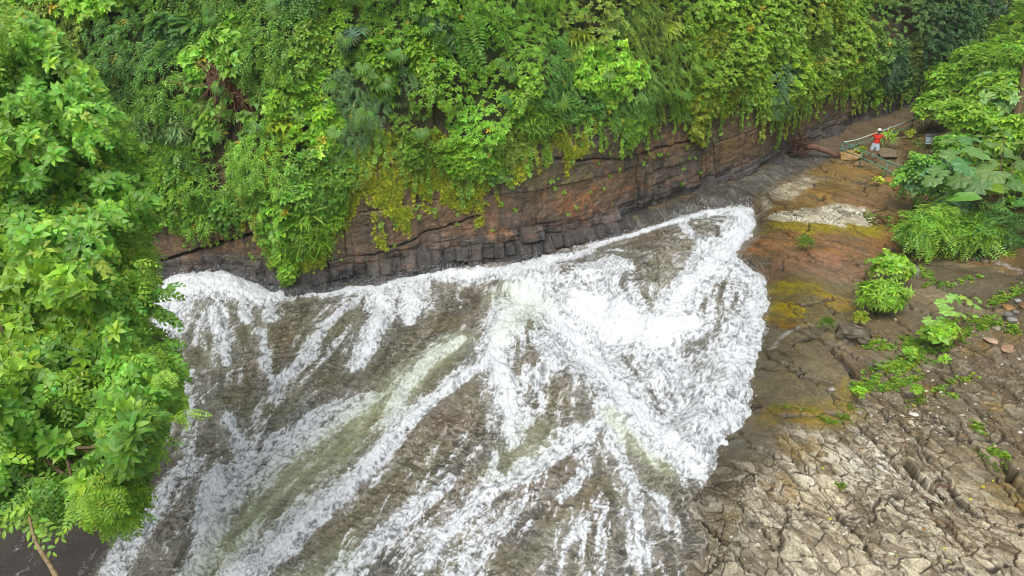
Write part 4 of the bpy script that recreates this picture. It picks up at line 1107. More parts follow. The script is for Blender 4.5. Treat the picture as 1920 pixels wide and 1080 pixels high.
PLANTS = [
 ('broadleaf_shrub', 'bright green broad-leaved shrub hanging just above the dark gap in the lower left wall', 345, 365, 42, 78, [('rosh', .34, g['bright'] * .9, .6), ('twigh', .34, g['mid'] * 1.2, .4)], 150),
 ('narrow_leaf_shrub', 'pale shrub with narrow lance leaves in front of the bare earth, upper left', 335, 240, 48, 30, [('lance', .42, g['pale'] * .9, 1)], 90),
 ('narrow_leaf_shrub', 'pale lance-leaved shrub at the edge of the near tree, upper left', 268, 252, 34, 28, [('lance', .42, g['pale'] * .9, 1)], 60),
 ('fan_palm', 'dark fan palm with split leaves left of the hanging roots', 285, 175, 26, 34, [('fan2', .6, g['mid'], 1)], 9),
 ('broadleaf_shrub', 'large-leaved light green shrub above the fan palm right of the hanging roots', 510, 115, 44, 66, [('rosh', .62, g['bright'] * .8, .8), ('ros', .5, g['mid'] * 1.2, .2)], 60),
 ('fan_palm', 'fan palm with drooping blades right beside the tangle of hanging roots', 536, 180, 34, 34, [('fan', .7, g['mid'] * .8, 1)], 7),
 ('broadleaf_shrub', 'small yellow-green large-leaved shrub under the fan palm, right of the roots', 540, 238, 24, 34, [('rosh', .48, g['yel'] * .9, 1)], 22),
 ('fan_palm', 'yellowing fan palm with a single wide frond beside the hanging roots', 517, 280, 12, 12, [('fan', .85, g['yel'] * .8, 1)], 3),
 ('leafy_shrub', 'wide leafy shrub low on the wall above the cascade of strap leaves', 590, 350, 66, 52, [('ros', .18, g['bright'] * .85, .6), ('twig', .22, g['mid'] * 1.3, .4)], 420),
 ('strap_leaf_plant', 'cascade of glossy strap leaves pouring down the wall', 580, 430, 40, 46, [('strap', .5, g['lime'] * .8, .6), ('twig', .32, g['bright'], .4)], 90),
 ('hanging_creeper', 'creeper tail reaching down to the white water below the strap leaves', 545, 495, 20, 44, [('ros', .22, g['lime'] * .9, 1)], 90),
 ('flowering_creeper', 'bright green creeper falling in a column above bare earth, left of the longer column', 712, 135, 34, 62, [('ros', .34, g['bright'] * 1.05, .7), ('rosh', .3, g['lime'] * .8, .3)], 130),
 ('flowering_creeper', 'longer bright green creeper column ending on the bare red earth', 790, 115, 34, 62, [('ros', .34, g['lime'] * .9, 1)], 140),
 ('flowering_creeper', 'bright creeper branch reaching right from the long column under the palms', 812, 85, 34, 22, [('ros', .34, g['bright'] * 1.1, 1)], 50),
 ('fan_palm', 'fan palm with silvery blades left of the two creeper columns', 675, 78, 26, 26, [('fan', .55, g['blue'] * .7, 1)], 6),
 ('palm', 'tall palm with long drooping silvery fronds above the right creeper column', 825, 50, 46, 40, [('fan', .6, g['blue'] * .8, .7), ('fern', .7, g['mid'], .3)], 20),
 ('palm', 'feathery palm right of the silvery palm at the top of the wall', 885, 40, 40, 34, [('fern', 1.0, g['mid'] * 1.2, 1)], 20),
 ('leafy_shrub', 'dense rounded bright green shrub on the middle of the wall above the moss', 890, 293, 60, 40, [('ross', .2, g['lime'] * .95, .8), ('ross', .18, g['bright'], .2)], 620),
 ('leafy_shrub', 'small bright shrub left of the dense rounded one above the moss', 775, 290, 24, 36, [('ross', .18, g['bright'] * .8, 1)], 130),
 ('silver_leaf_shrub', 'silvery green shrub near the top of the wall, centre', 1185, 45, 62, 42, [('twigs', .36, g['pale'] * 1.0, 1)], 240),
 ('fan_palm', 'small pale fan palm in the middle of the centre foliage', 1078, 68, 16, 16, [('fan', .7, g['yel'] * .7, 1)], 5),
 ('fan_palm', 'lime fan palm below the silvery shrub', 1245, 55, 14, 14, [('fan', .7, g['yel'] * .8, 1)], 4),
 ('leafy_shrub', 'large yellow-green shrub filling the upper wall right of the silvery one', 1350, 75, 80, 66, [('ross', .22, g['yel'] * .72, .7), ('ross', .22, g['bright'], .3)], 800),
 ('leafy_shrub', 'yellow-green shrub hanging in a point above the bare rock blocks', 1330, 190, 62, 34, [('ross', .22, g['yel'] * .65, .6), ('ros', .22, g['bright'], .4)], 300),
 ('leafy_shrub', 'big yellow-green shrub right of the dark hollow in the upper wall', 1540, 50, 62, 50, [('ross', .26, g['yel'] * .7, .6), ('ross', .24, g['bright'], .4)], 480),
 ('leafy_shrub', 'yellow-green shrub between the two blue-green bushes', 1565, 125, 46, 40, [('ross', .26, g['yel'] * .75, 1)], 280),
 ('blue_green_bush', 'blue-green fine-leaved bush hanging over the bare rock wall', 1460, 165, 44, 58, [('pin', .3, g['blue'] * 1.05, .5), ('ross', .2, g['blue'], .5)], 480),
 ('blue_green_bush', 'blue-green bush above the corner of the rock wall, farther upstream', 1665, 120, 40, 46, [('pin', .34, g['blue'] * .95, .5), ('ross', .24, g['blue'], .5)], 340),
 ('hanging_creeper', 'thin creeper hanging down beside the far corner block', 1632, 180, 11, 24, [('ross', .22, g['bright'], 1)], 50),
 ('hanging_creeper', 'bright creeper tongue hanging over the rock left of the stepped blocks', 1185, 235, 26, 40, [('ross', .2, g['bright'] * 1.1, 1)], 200),
 ('hanging_creeper', 'yellow-green creeper hanging in front of the reddish rock blocks', 1300, 232, 20, 34, [('ross', .2, g['yel'] * .7, 1)], 70),
 ('leafy_shrub', 'green shrub at the left of the wall just above the bedding gap shrub', 350, 300, 46, 40, [('twig', .3, g['mid'] * 1.1, 1)], 120),
 ('leafy_shrub', 'low shrub between the hanging broadleaf shrub and the strap-leaf cascade', 425, 395, 36, 36, [('ros', .24, g['mid'] * 1.2, 1)], 110),
 ('leafy_shrub', 'dark shrub at the top of the wall left of the hanging roots', 330, 60, 70, 50, [('twigh', .36, g['deep'], .7), ('ros', .4, g['mid'], .3)], 140),
 ('leafy_shrub', 'yellowish broad-leaved creeper under the roots and above bare earth', 412, 225, 22, 30, [('ros', .32, g['bright'], 1)], 40),
 ('leafy_shrub', 'green shrub at the top right of the wall beside the lighter hanging vine', 1720, 90, 46, 44, [('ross', .28, g['olive'] * 1.1, 1)], 260),
 ('hanging_creeper', 'light green vine hanging from the top edge far upstream', 1745, 28, 16, 30, [('ros', .34, g['lime'] * .8, 1)], 50),
 ('broadleaf_shrub', 'dense low green shrub in the centre of the wall beside bare rock', 1010, 225, 44, 34, [('ross', .22, g['mid'] * 1.4, .6), ('strap', .35, g['bright'], .4)], 260),
]
for nm, lb, u, v, ru, rv, kinds, n in PLANTS:
    cliff_plant(nm, lb, {'fan_palm': 'palm', 'palm': 'palm', 'hanging_creeper': 'creeper', 'flowering_creeper': 'creeper'}.get(nm, 'shrub'), u, v, ru, rv, kinds, n)
# scattered fronds that mix with the mass
n = 34; us = rng.uniform(420, 1300, n); vs = rng.uniform(0, 240, n); pos, zz, xx = [], [], []
for u, v in zip(us, vs):
    c, s, h = cliff_point(u, v, 1.0)
    if h < hv_at(s) + .6: continue
    _, _, nx, ny = path(s); pos.append(c); zz.append([nx, ny, .9]); xx.append([nx * .6 + rng.normal() * .7, ny * .6, -.6])
FO = Fol().add(scatter('fan', pos, np.array(zz) + .3 * rng.normal(size=(len(pos), 3)), xx, .3 + .2 * rng.random(len(pos)), GRN['mid'] * 1.0))
tag(FO.build('palm_undergrowth'), kind='stuff')
# tangle of hanging roots
rc, s, h = cliff_point(440, 120, .3); root = empty('root_tangle', tuple(rc), 'brown tangle of dead hanging roots and twigs against bare earth', 'roots')
b = MB()
for i in range(150):
    u = 432 + rng.normal() * 16; v = 108 + abs(rng.normal()) * 16
    p, s, h = cliff_point(u, v, .5 + .3 * rng.random()); pts = [p]; L_ = rng.uniform(1.2, 3.2); _, _, nx, ny = path(s)
    dr = np.array([-ny * rng.normal() * .35 - .0, 0, -1]) + np.array([.38, -.1, 0])
    for k in range(7):
        dr = dr + .3 * rng.normal(size=3); q = pts[-1] + nrm(dr) * L_ / 7; pts.append(q)
    b.tube(np.array(pts) - rc, np.linspace(.016, .005, 8) * rng.uniform(.7, 1.5), 4)
b.build('root', M_DEAD, root)
print('cliff plants', time.time() - T0)

# ================================================================ NEAR TREE ON THE LEFT
def crown_pts(poly, n, tfun, thick, seed, edge=18):
    P = np.array(poly, float); lo, hi = P.min(0) - 30, P.max(0) + 30
    out_ = []
    u = rng.uniform(lo[0], hi[0], n * 4); v = rng.uniform(lo[1], hi[1], n * 4)
    sdv = poly_sdf(u + 50 * (fbm(u / 60, v / 60, seed, 3) - .5), v + 50 * (fbm(u / 60 + 9, v / 60, seed + 1, 3) - .5), P)
    cl = fbm(u / 75, v / 75, seed + 2, 3, .6)
    k = (sdv > 0) & ((cl > .27) | (rng.random(n * 4) < .7)); u, v, sdv, cl = [a[k][:n] for a in (u, v, sdv, cl)]
    t = tfun(u, v) - 1.6 * sst(.35, .7, cl) + thick * rng.random(len(u)) ** 1.6 + 1.2 * sst(60, 0, sdv)
    e = 6.0
    gu = (fbm((u + e) / 75, v / 75, seed + 2, 3, .6) - fbm((u - e) / 75, v / 75, seed + 2, 3, .6)) / (2 * e) * 75
    gv = (fbm(u / 75, (v + e) / 75, seed + 2, 3, .6) - fbm(u / 75, (v - e) / 75, seed + 2, 3, .6)) / (2 * e) * 75
    x = (u - CX) / F_; y = (CY - v) / F_
    P3 = np.stack([x * t, (cp + y * sp) * t, H + (-sp + y * cp) * t], 1)
    toc = nrm(np.array([0, 0, H]) - P3)
    right = np.array([1.0, 0, 0]); upc = np.array([0, sp, cp])
    nn = nrm(toc * 1.0 - gu[:, None] * right * 1.2 + gv[:, None] * upc * 1.2 + .25 * right * sst(60, 0, sdv)[:, None])
    return P3, nn, u, v, cl, t
def tree(name, label, poly, n, tfun, thick, kinds, base, seed, tints, group=None, extra=None):
    root = empty(name, tuple(base), label, 'tree', group)
    P3, nn, u, v, cl, t = crown_pts(poly, n, tfun, thick, seed)
    n = len(P3); f = Fol(); sel = fbm(u / 120, v / 120, seed + 5, 2)
    order = np.argsort(np.argsort(sel + .03 * rng.normal(size=n))) / n
    a = 0
    for (kind, ls, share), tn in zip(kinds, tints):
        i = (order >= a) & (order < a + share); a += share; m_ = i.sum()
        if not m_: continue
        z = radial_mix(m_, nn[i], .55, .32); x = nrm(nn[i] * .4 + np.array([.35, -.2, -.8]) + .5 * rng.normal(size=(m_, 3)))
        tt = np.asarray(tn) * (.72 + .5 * rng.random(m_))[:, None] * (.95 + .3 * cl[i])[:, None]
        q = rng.random(m_) < .10; tt[q] = GRN['lime'] * 1.0
        q = rng.random(m_) < .03; tt[q] = np.array([.34, .46, .06])
        f.add(scatter(kind, P3[i], z, x, ls * (.75 + .5 * rng.random(m_)), tt))
    if extra: extra(f)
    f.build('crown', root, base)
    # trunk and limbs
    b = MB(); o = np.array(base)
    ctr = P3.mean(0) + nrm(P3.mean(0) - np.array([0, 0, H])) * 2.6 + np.array([-1.2, 0, .5])
    ts = np.linspace(0, 1, 9)[:, None]
    b.tube((1 - ts) ** 2 * o + 2 * ts * (1 - ts) * (o * .5 + ctr * .5 + np.array([-.5, 0, .3])) + ts ** 2 * ctr - o, np.linspace(.22, .10, 9), 9)
    b.build('trunk', M_STEM, root)
    b = MB()
    for q in rng.choice(n, 26 if n > 3000 else 9, replace=False):
        e = P3[q] - nn[q] * .3; m_ = (ctr + e) / 2 + .3 * rng.normal(size=3) - nn[q] * .4
        b.tube((1 - ts) ** 2 * ctr + 2 * ts * (1 - ts) * m_ + ts ** 2 * e - o, np.linspace(.055, .012, 9), 5)
    b.build('branch', M_STEM, root)
    return root
TREE1 = [(-80, -40), (40, 20), (120, 95), (175, 160), (215, 230), (262, 300), (285, 380), (268, 455), (285, 520), (262, 590), (300, 650), (322, 720), (335, 770), (300, 820), (220, 850), (150, 880), (60, 920), (-80, 900)]
tb = np.array([-11.5, 6.5, -2.0])
def sprays(lst, kind, ls, tint, tt, dirx=(.8, -.2, -.5)):
    def ex(f):
        for u, v, du, dv in lst:
            for k in range(7):
                p = at_depth(u + du * k / 6, v + dv * k / 6, tt + .1 * rng.normal())
                f.add(scatter(kind, [p], [nrm(np.array([.1, -.6, .9]) + .3 * rng.normal(size=3))], [np.array(dirx) + .3 * rng.normal(size=3)], ls * rng.uniform(.8, 1.1), tint))
    return ex
tree('broadleaf_tree', 'big broad-leaved tree filling the near left side of the river', TREE1, 9500, lambda u, v: 13.5 - .0042 * v + .002 * u, 2.2,
     [('rosh', .19, .3), ('ros', .21, .35), ('twigh', .24, .2), ('twig', .24, .15)], tb, 300, [g['bright'] * 1.0, g['mid'] * 1.4, g['mid'] * 1.6, g['bright'] * .9],
     extra=sprays([(265, 545, 45, -4), (262, 575, 50, 10)], 'twigh', .24, g['mid'] * 1.2, 11.5))
TREE2 = [(190, 745), (270, 735), (300, 765), (315, 785), (300, 815), (275, 850), (262, 885), (258, 920), (240, 950), (205, 975), (170, 985), (140, 950), (150, 900), (190, 850)]
tree('feather_leaf_tree', 'lower tree with bright feathery compound leaves hanging over the water', TREE2, 1300, lambda u, v: 10.6 - .0022 * v, 1.2,
     [('pin', .20, .35), ('ros', .19, .65)], tb + np.array([.8, .5, 0]), 320, [g['bright'] * .95, g['mid'] * 1.1],
     extra=sprays([(315, 785, 40, -14), (290, 700, 14, -6), (200, 950, 24, 16)], 'pin', .16, g['lime'] * .9, 9.2))
tree('leaning_tree', 'lowest part of a leafy tree over the dark pool, bottom left', [(-80, 860), (60, 880), (180, 900), (150, 945), (60, 960), (-80, 950)], 520, lambda u, v: 9.3 + 0 * v, 1.0,
     [('twig', .22, 1.0)], tb + np.array([-3, 2, 0]), 340, [g['mid'] * 1.1])
# dead branch at the lower left corner
p0, p1 = at_depth(120, 1130, 6.6), at_depth(52, 968, 8.4)
root = empty('dead_branch', tuple(p0), 'bare knotty branch rising from the bottom left corner, green sprig at its tip', 'branch')
ts = np.linspace(0, 1, 12)[:, None]; b = MB()
b.tube((1 - ts) * p0 + ts * p1 + np.array([.03, 0, .02]) * np.sin(ts * 7) - p0, np.linspace(.024, .014, 12) * (1 + .3 * rng.random(12)), 8)
b.build('limb', plain('pale_bark', lin(150, 128, 96), .85, var=.4, scale=12, bump=.5), root)
f = Fol()
for k in range(6): f.add(scatter('twig', [p1 + .06 * rng.normal(size=3)], [[.1, -.5, .9]], [[.5 * rng.normal(), -.3, -.4]], .3, g['bright']))
f.build('foliage', root, p0)
print('tree', time.time() - T0)
# ================================================================ RIGHT BANK PLANTS
def bank_shrub(name, label, cat, u, v, ru, rv, ub, vb, kinds, n, group=None, **kw):
    base_ = gpos(ub, vb); t = depth_of(base_) * .985
    c = at_depth(u, v, t); rad = np.array([ru * t / F_, max(ru, rv) * .8 * t / F_, rv * t / F_])
    base_[:2] = c[:2] + np.array([0, rad[1] * .3]); base_[2] = gz(base_[0], base_[1])
    return shrub(name, label, cat, c, rad, base_, kinds, n, group=group, **kw)
BS = [
 ('leafy_shrub', 'far bright shrub on the slope in the upper right, closest to the dark cliff', 1880, 118, 85, 38, 1880, 175, [('ros', .34, g['bright'] * .95, .6), ('ros', .3, g['lime'] * .8, .4)], 1100),
 ('leafy_shrub', 'bright sloping shrub left of the far one, touching the dark rock band', 1800, 150, 52, 42, 1800, 205, [('ros', .34, g['bright'] * .95, 1)], 620),
 ('leafy_shrub', 'broad light green shrub on the slope behind the leaning trunk', 1880, 185, 70, 46, 1880, 245, [('ros', .34, g['bright'] * .9, .6), ('ros', .34, g['pale'] * .9, .4)], 720),
 ('leafy_shrub', 'green shrub where the upper handrail ends', 1755, 208, 42, 36, 1755, 245, [('ros', .30, g['bright'] * .9, .6), ('rosh', .28, g['bright'] * .8, .4)], 560),
 ('leafy_shrub', 'green shrub right behind the grey sign', 1825, 225, 56, 36, 1825, 270, [('ros', .30, g['bright'] * .95, .6), ('rosh', .26, g['bright'] * .8, .4)], 680),
 ('leafy_shrub', 'leafy shrub at the right edge under the leaning trunk', 1900, 262, 52, 40, 1900, 310, [('rosh', .32, g['bright'] * .9, 1)], 420),
 ('leafy_shrub', 'low shrub between the grey sign and the large-leaved plant', 1790, 272, 34, 22, 1790, 300, [('ros', .26, g['mid'] * 1.3, 1)], 200),
 ('broadleaf_shrub', 'broad-leaved shrub at the lower end of the green handrail', 1735, 335, 42, 46, 1735, 400, [('twigh', .46, g['mid'] * 1.5, .5), ('rosh', .36, g['blue'] * 1.3, .5)], 230),
 ('broadleaf_shrub', 'grey-green broad-leaved shrub under the large-lobed leaves', 1795, 378, 36, 32, 1795, 430, [('rosh', .38, g['blue'] * 1.3, .6), ('twigh', .4, g['mid'] * 1.3, .4)], 120),
 ('glossy_shrub', 'dense glossy shrub at the foot of the thicket, beside bare rock', 1745, 432, 62, 42, 1745, 468, [('lance', .34, g['mid'] * 1.6, .5), ('pin', .42, g['bright'] * .9, .5)], 460),
 ('feather_leaf_shrub', 'feathery shrub right of the dense glossy one', 1825, 440, 46, 34, 1825, 470, [('pin', .44, g['bright'] * .8, .8), ('ros', .24, g['mid'] * 1.3, .2)], 240),
 ('fern', 'dark drooping fern at the right edge of the thicket', 1885, 425, 34, 34, 1885, 455, [('fern', .75, g['deep'] * 1.1, 1)], 46),
 ('broadleaf_shrub', 'light green broad-leaved bush standing alone on the orange rock below the thicket', 1672, 500, 34, 30, 1672, 535, [('ros', .32, g['lime'] * .85, .5), ('twigh', .34, g['bright'], .5)], 120),
 ('leafy_shrub', 'bright lance-leaved bush just below the lone broad-leaved one', 1655, 560, 44, 32, 1655, 592, [('lance', .26, g['bright'] * 1.05, .6), ('ros', .24, g['lime'] * .8, .4)], 230),
 ('weed_clump', 'trailing pale weeds hanging from the lower left of the lance-leaved bush', 1612, 598, 16, 14, 1612, 612, [('ross', .12, g['yel'] * .8, 1)], 60),
 ('small_plant', 'yellow-green rosette growing alone on the ochre rock in front of the railing', 1646, 338, 9, 5, 1646, 343, [('ros', .22, g['yel'], 1)], 5),
 ('strap_leaf_plant', 'arching light green plant right behind the person', 1665, 260, 12, 10, 1662, 274, [('strap', .36, g['lime'] * .8, 1)], 9),
 ('small_plant', 'bright little plant on the brown soil at the upper railing', 1706, 250, 9, 6, 1706, 258, [('ros', .2, g['yel'] * .8, 1)], 7),
 ('small_plant', 'small round-leaved plant on the soil below the grey sign', 1712, 290, 10, 5, 1712, 296, [('rosh', .2, g['bright'] * .8, 1)], 8),
 ('small_plant', 'small yellowish plant between the railing posts left of the person', 1614, 283, 9, 8, 1614, 291, [('ros', .2, g['yel'] * .7, 1)], 12),
 ('leafy_shrub', 'low bush of broad leaves at the foot of the large-leaved sapling', 1765, 625, 30, 24, 1765, 650, [('rosh', .28, g['lime'] * .8, .5), ('ros', .2, g['bright'], .5)], 60),
 ('grass_tuft', 'green grassy tuft at the top of the square notch in the rock', 1549, 608, 12, 9, 1549, 618, [('grass', .2, g['bright'] * .6, 1)], 34),
 ('grass_tuft', 'green tuft on the orange rock near the water', 1507, 456, 12, 7, 1507, 464, [('grass', .3, g['bright'] * .6, 1)], 30),
 ('small_plant', 'upright light green plant beside the yellow-green weeds on the rock', 1612, 735, 11, 10, 1612, 748, [('ros', .15, g['lime'] * 1.0, 1)], 9),
 ('small_plant', 'light green plant among the creeping weeds in the middle of the bank', 1708, 662, 12, 10, 1708, 676, [('ros', .17, g['lime'] * .9, 1)], 10),
 ('small_plant', 'small plant right of the creeping weeds', 1772, 676, 10, 6, 1772, 684, [('ros', .15, g['lime'] * .9, 1)], 6),
 ('small_plant', 'compact bright plant on the broken rock below the creeping weeds', 1722, 730, 12, 8, 1722, 738, [('ross', .09, g['bright'] * 1.1, 1)], 40),
]
for nm, lb, u, v, ru, rv, ub, vb, kinds, n in BS:
    small = n < 60
    kinds = [(a_, b_, c_ * (1.3 if vb < 320 else 1.12), d_) for a_, b_, c_, d_ in kinds]
    bank_shrub(nm, lb, {'leafy_shrub': 'shrub', 'broadleaf_shrub': 'shrub', 'glossy_shrub': 'shrub', 'feather_leaf_shrub': 'shrub', 'grass_tuft': 'grass', 'fern': 'fern'}.get(nm, 'plant'), u, v, ru, rv, ub, vb, kinds, n, r=.008 if small else .02, nst=3 if small else 6)
def petiole_plant(name, label, cat, base_px, leaves, ls, kind, tint, r=.02):
    base_ = gpos(*base_px); t = depth_of(base_); o = base_
    root = empty(name, tuple(base_), label, cat)
    f = Fol(); b = MB()
    for (u, v, dt, sc, tn) in leaves:
        p = at_depth(u, v, t + dt); ts = np.linspace(0, 1, 8)[:, None]
        m_ = np.array([base_[0] * .7 + p[0] * .3, base_[1] * .7 + p[1] * .3, p[2] * .9 + base_[2] * .1])
        b.tube((1 - ts) ** 2 * base_ + 2 * ts * (1 - ts) * m_ + ts ** 2 * p - o, np.linspace(r, r * .5, 8), 5)
        outd = nrm(np.array([p[0] - base_[0], p[1] - base_[1], 0]) + 1e-3)
        f.add(scatter(kind, [p], [nrm(np.array([0, -.45, .9]) + outd * .35 + .15 * rng.normal(size=3))], [outd + np.array([0, -.4, -.2])], ls * sc, tint * tn, jit=.05))
    f.build('foliage', root, base_); b.build('stem', M_STEM, root)
    return root
LL = [(1800 + 12 * math.cos(k) * 4.5 + 40, 300 + 34 * math.sin(k * 1.7), .8 * math.sin(k * 2.3), .8 + .3 * math.sin(k * 3.1) ** 2, .8 + .4 * ((k * 37) % 10) / 10) for k in range(22)]
petiole_plant('large_leaf_plant', 'tall plant with very large lobed leaves in the middle of the right thicket', 'plant', (1850, 430),
              [(1840, 285, -.4, 1.1, 1.2), (1875, 275, 0, 1.0, 1.0), (1905, 300, .3, 1.1, .9), (1860, 320, -.8, 1.25, 1.0), (1815, 310, -.4, 1.0, 1.1), (1790, 290, .2, .9, 1.1), (1800, 335, -.7, .8, .9), (1765, 318, 0, .8, 1.0), (1900, 340, -.5, 1.0, .85), (1835, 345, -.9, .9, .9), (1868, 350, -1, .8, .8), (1820, 262, .7, .9, 1.1), (1880, 245, .9, .9, .9), (1750, 335, -.2, .7, 1.), (1925, 270, .4, 1, 1), (1780, 262, .8, .7, 1.1), (1850, 255, .9, .8, 1.)],
              .60, 'palm', g['bright'] * .35 + g['blue'] * .55)
petiole_plant('banana_plant', 'banana plant with broad paddle leaves at the right edge of the thicket', 'plant', (1860, 460),
              [(1845, 375, -.2, 1.1, 1.0), (1880, 365, -.5, 1.3, 1.1), (1900, 385, .2, 1.1, .8), (1860, 395, 0, 1.0, .8), (1820, 372, .2, 1., .9)], 1.2, 'banana', g['mid'] * 1.3)
petiole_plant('large_leaf_sapling', 'young sapling with a few large pale round leaves on the bare bank', 'plant', (1790, 650),
              [(1770, 568, 0, 1, 1.1), (1790, 560, .2, 1, 1.1), (1812, 562, 0, 1, 1), (1828, 572, 0, .9, 1), (1780, 582, -.2, 1.1, 1.2), (1800, 590, -.2, .9, 1), (1825, 590, .1, .7, 1.2), (1745, 600, -.2, .9, 1), (1770, 602, -.3, .9, .9), (1755, 625, -.3, .9, 1.), (1785, 615, -.2, .9, .9), (1835, 562, .2, .6, 1)],
              .27, 'palm', g['lime'] * .55 + g['pale'] * .5, .012)
nq = 9000; yq = rng.uniform(23, 82, nq); xq = hill_line(yq) + .8 + rng.random(nq) * 17; keepq = fbm(xq * .5, yq * .5, 440, 3) > .36; xq, yq = xq[keepq], yq[keepq]
keepq = ~((xq < hill_line(yq) + 3.2) & (yq > 30) & (yq < 40)); xq, yq = xq[keepq], yq[keepq]; nq = len(xq)
zq = zb(xq, yq) + .2 + 1.0 * rng.random(nq) * fbm(xq * .4, yq * .4, 441, 3) * 1.6
FO = Fol().add(scatter('ros', np.stack([xq, yq, zq], 1), radial_mix(nq, np.zeros((nq, 3)), 1, .4), nrm(rng.normal(size=(nq, 3))), .34 * (.7 + .6 * rng.random(nq)), GRN['bright'] * (.75 + .5 * rng.random(nq))[:, None]))
tag(FO.build('slope_foliage'), kind='stuff')
# trunk at the right edge
p0 = gpos(1898, 262); p1 = at_depth(1924, 130, depth_of(p0) - .3)
root = empty('leaning_tree', tuple(p0), 'mossy brown leaning tree trunk cut by the right edge above the thicket', 'tree')
ts = np.linspace(-.1, 2.2, 14)[:, None]; b = MB(); b.tube((1 - ts) * p0 + ts * p1 - p0, np.linspace(.19, .13, 14) * (1 + .1 * rng.random(14)), 10); b.build('trunk', M_STEM, root)
f = Fol().add(shrub_fol(p0 + (p1 - p0) * 2.3, (2.2, 2.2, 1.4), 'twig', .5, g['mid'], 350)); f.build('crown', root, p0)

# ================================================================ CREEPERS AND WEEDS ON THE ROCK
def ground_cover(name, lines, n, kind, size, tints, lift=.02):
    P, W, WT = [], [], []
    for pts, ws, wt in lines:
        for i in range(len(pts) - 1):
            L_ = math.hypot(pts[i + 1][0] - pts[i][0], pts[i + 1][1] - pts[i][1]); WT.append(L_ * (ws[i] + ws[i + 1]) * wt); P.append((pts[i], pts[i + 1], ws[i], ws[i + 1]))
    WT = np.array(WT) / sum(WT); pos = []
    for k in rng.choice(len(P), n, p=WT):
        a, b_, wa, wb_ = P[k]; q = rng.random(); w_ = (wa * (1 - q) + wb_ * q)
        u = a[0] + (b_[0] - a[0]) * q + rng.normal() * w_ * .5; v = a[1] + (b_[1] - a[1]) * q + rng.normal() * w_ * .4
        if fbm(np.array(u / 14.), np.array(v / 9.), 400, 3) < .42: continue
        p = gpt(u, v); p[2] = gz(p[0], p[1]) + lift; pos.append(p)
    n = len(pos); ti = np.array(tints)[rng.integers(0, len(tints), n)] * (.7 + .5 * rng.random(n))[:, None]
    f = Fol().add(scatter(kind, pos, radial_mix(n, np.zeros((n, 3)), 1, .35), nrm(rng.normal(size=(n, 3))), size * (.6 + .8 * rng.random(n)), ti))
    return tag(f.build(name), kind='stuff')
ground_cover('creeping_weeds', [
    ([(1600, 745), (1640, 715), (1700, 690), (1740, 665), (1790, 635), (1850, 620), (1900, 640)], [14, 20, 22, 26, 24, 14, 8], 1.0),
    ([(1610, 665), (1680, 660), (1740, 665), (1800, 655)], [10, 16, 18, 12], .7), ([(1600, 735), (1680, 735), (1720, 720)], [10, 12, 8], 1.2),
    ([(1725, 555), (1770, 555), (1830, 540)], [8, 9, 5], .9), ([(1850, 590), (1885, 570), (1910, 558)], [8, 12, 8], 1.2),
    ([(1690, 505), (1720, 525), (1740, 545)], [10, 12, 10], .8), ([(1740, 750), (1790, 760)], [8, 8], .7), ([(1850, 480), (1900, 490)], [8, 6], .5),
    ([(1815, 815), (1840, 830)], [7, 8], .9), ([(1850, 860), (1885, 880)], [8, 8], 1.0), ([(1755, 740), (1830, 720)], [8, 8], .4)], 6500, 'ross', .06, [g['bright'], g['yel'] * .8, g['mid'] * 1.4])
ground_cover('creeping_weeds', [([(1560, 800), (1600, 790), (1580, 770)], [14, 12, 8], 1), ([(1535, 790), (1560, 812)], [10, 8], 1), ([(1690, 775), (1730, 765)], [10, 8], 1), ([(1560, 930), (1580, 935)], [6, 6], .8), ([(1820, 860), (1870, 900)], [4, 4], .5),
                              ([(1440, 770), (1560, 790)], [6, 8], .2)], 1500, 'fluff', .035, [g['yel'] * .6, g['bright'] * .8])
ground_cover('soil_weeds', [([(1690, 255), (1740, 300), (1700, 310)], [20, 20, 14], 1), ([(1620, 420), (1690, 440)], [16, 16], .5), ([(1640, 330), (1690, 380)], [14, 14], .2)], 800, 'ross', .10, [g['olive'], g['bright'] * .7, g['brown']])

# ================================================================ ROCKS, STICKS, FALLEN LEAVES
def rock_mesh(name, label, p, size, colr, seed, cat='rock', group=None, sink=.25, rot=0.0, mats={}):
    bm = bmesh.new(); bmesh.ops.create_icosphere(bm, subdivisions=4, radius=1)
    rr = random.Random(seed)
    planes = [(Vector((rr.gauss(0, 1), rr.gauss(0, 1), rr.gauss(0, .8))).normalized(), rr.uniform(.62, .9)) for _ in range(11)]
    for v in bm.verts:
        for nn_, d_ in planes:
            e = v.co.dot(nn_) - d_
            if e > 0: v.co -= nn_ * e * .92
        v.co *= 1 + .05 * (float(vn(v.co.x * 4 + seed, v.co.y * 4 + v.co.z * 3, 410)) - .5)
        v.co = Vector((v.co.x * size[0], v.co.y * size[1], v.co.z * size[2]))
    me = bpy.data.meshes.new(name); bm.to_mesh(me); bm.free()
    key = tuple(np.round(colr, 3))
    if key not in mats: mats[key] = plain('stone', colr, .7, var=.3, scale=5, bump=.6)
    me.materials.append(mats[key])
    o = bpy.data.objects.new(name, me); COL.objects.link(o); o.location = (p[0], p[1], p[2] + size[2] * (1 - 2 * sink)); o.rotation_euler = (0, 0, rot)
    return tag(o, label, cat, group)
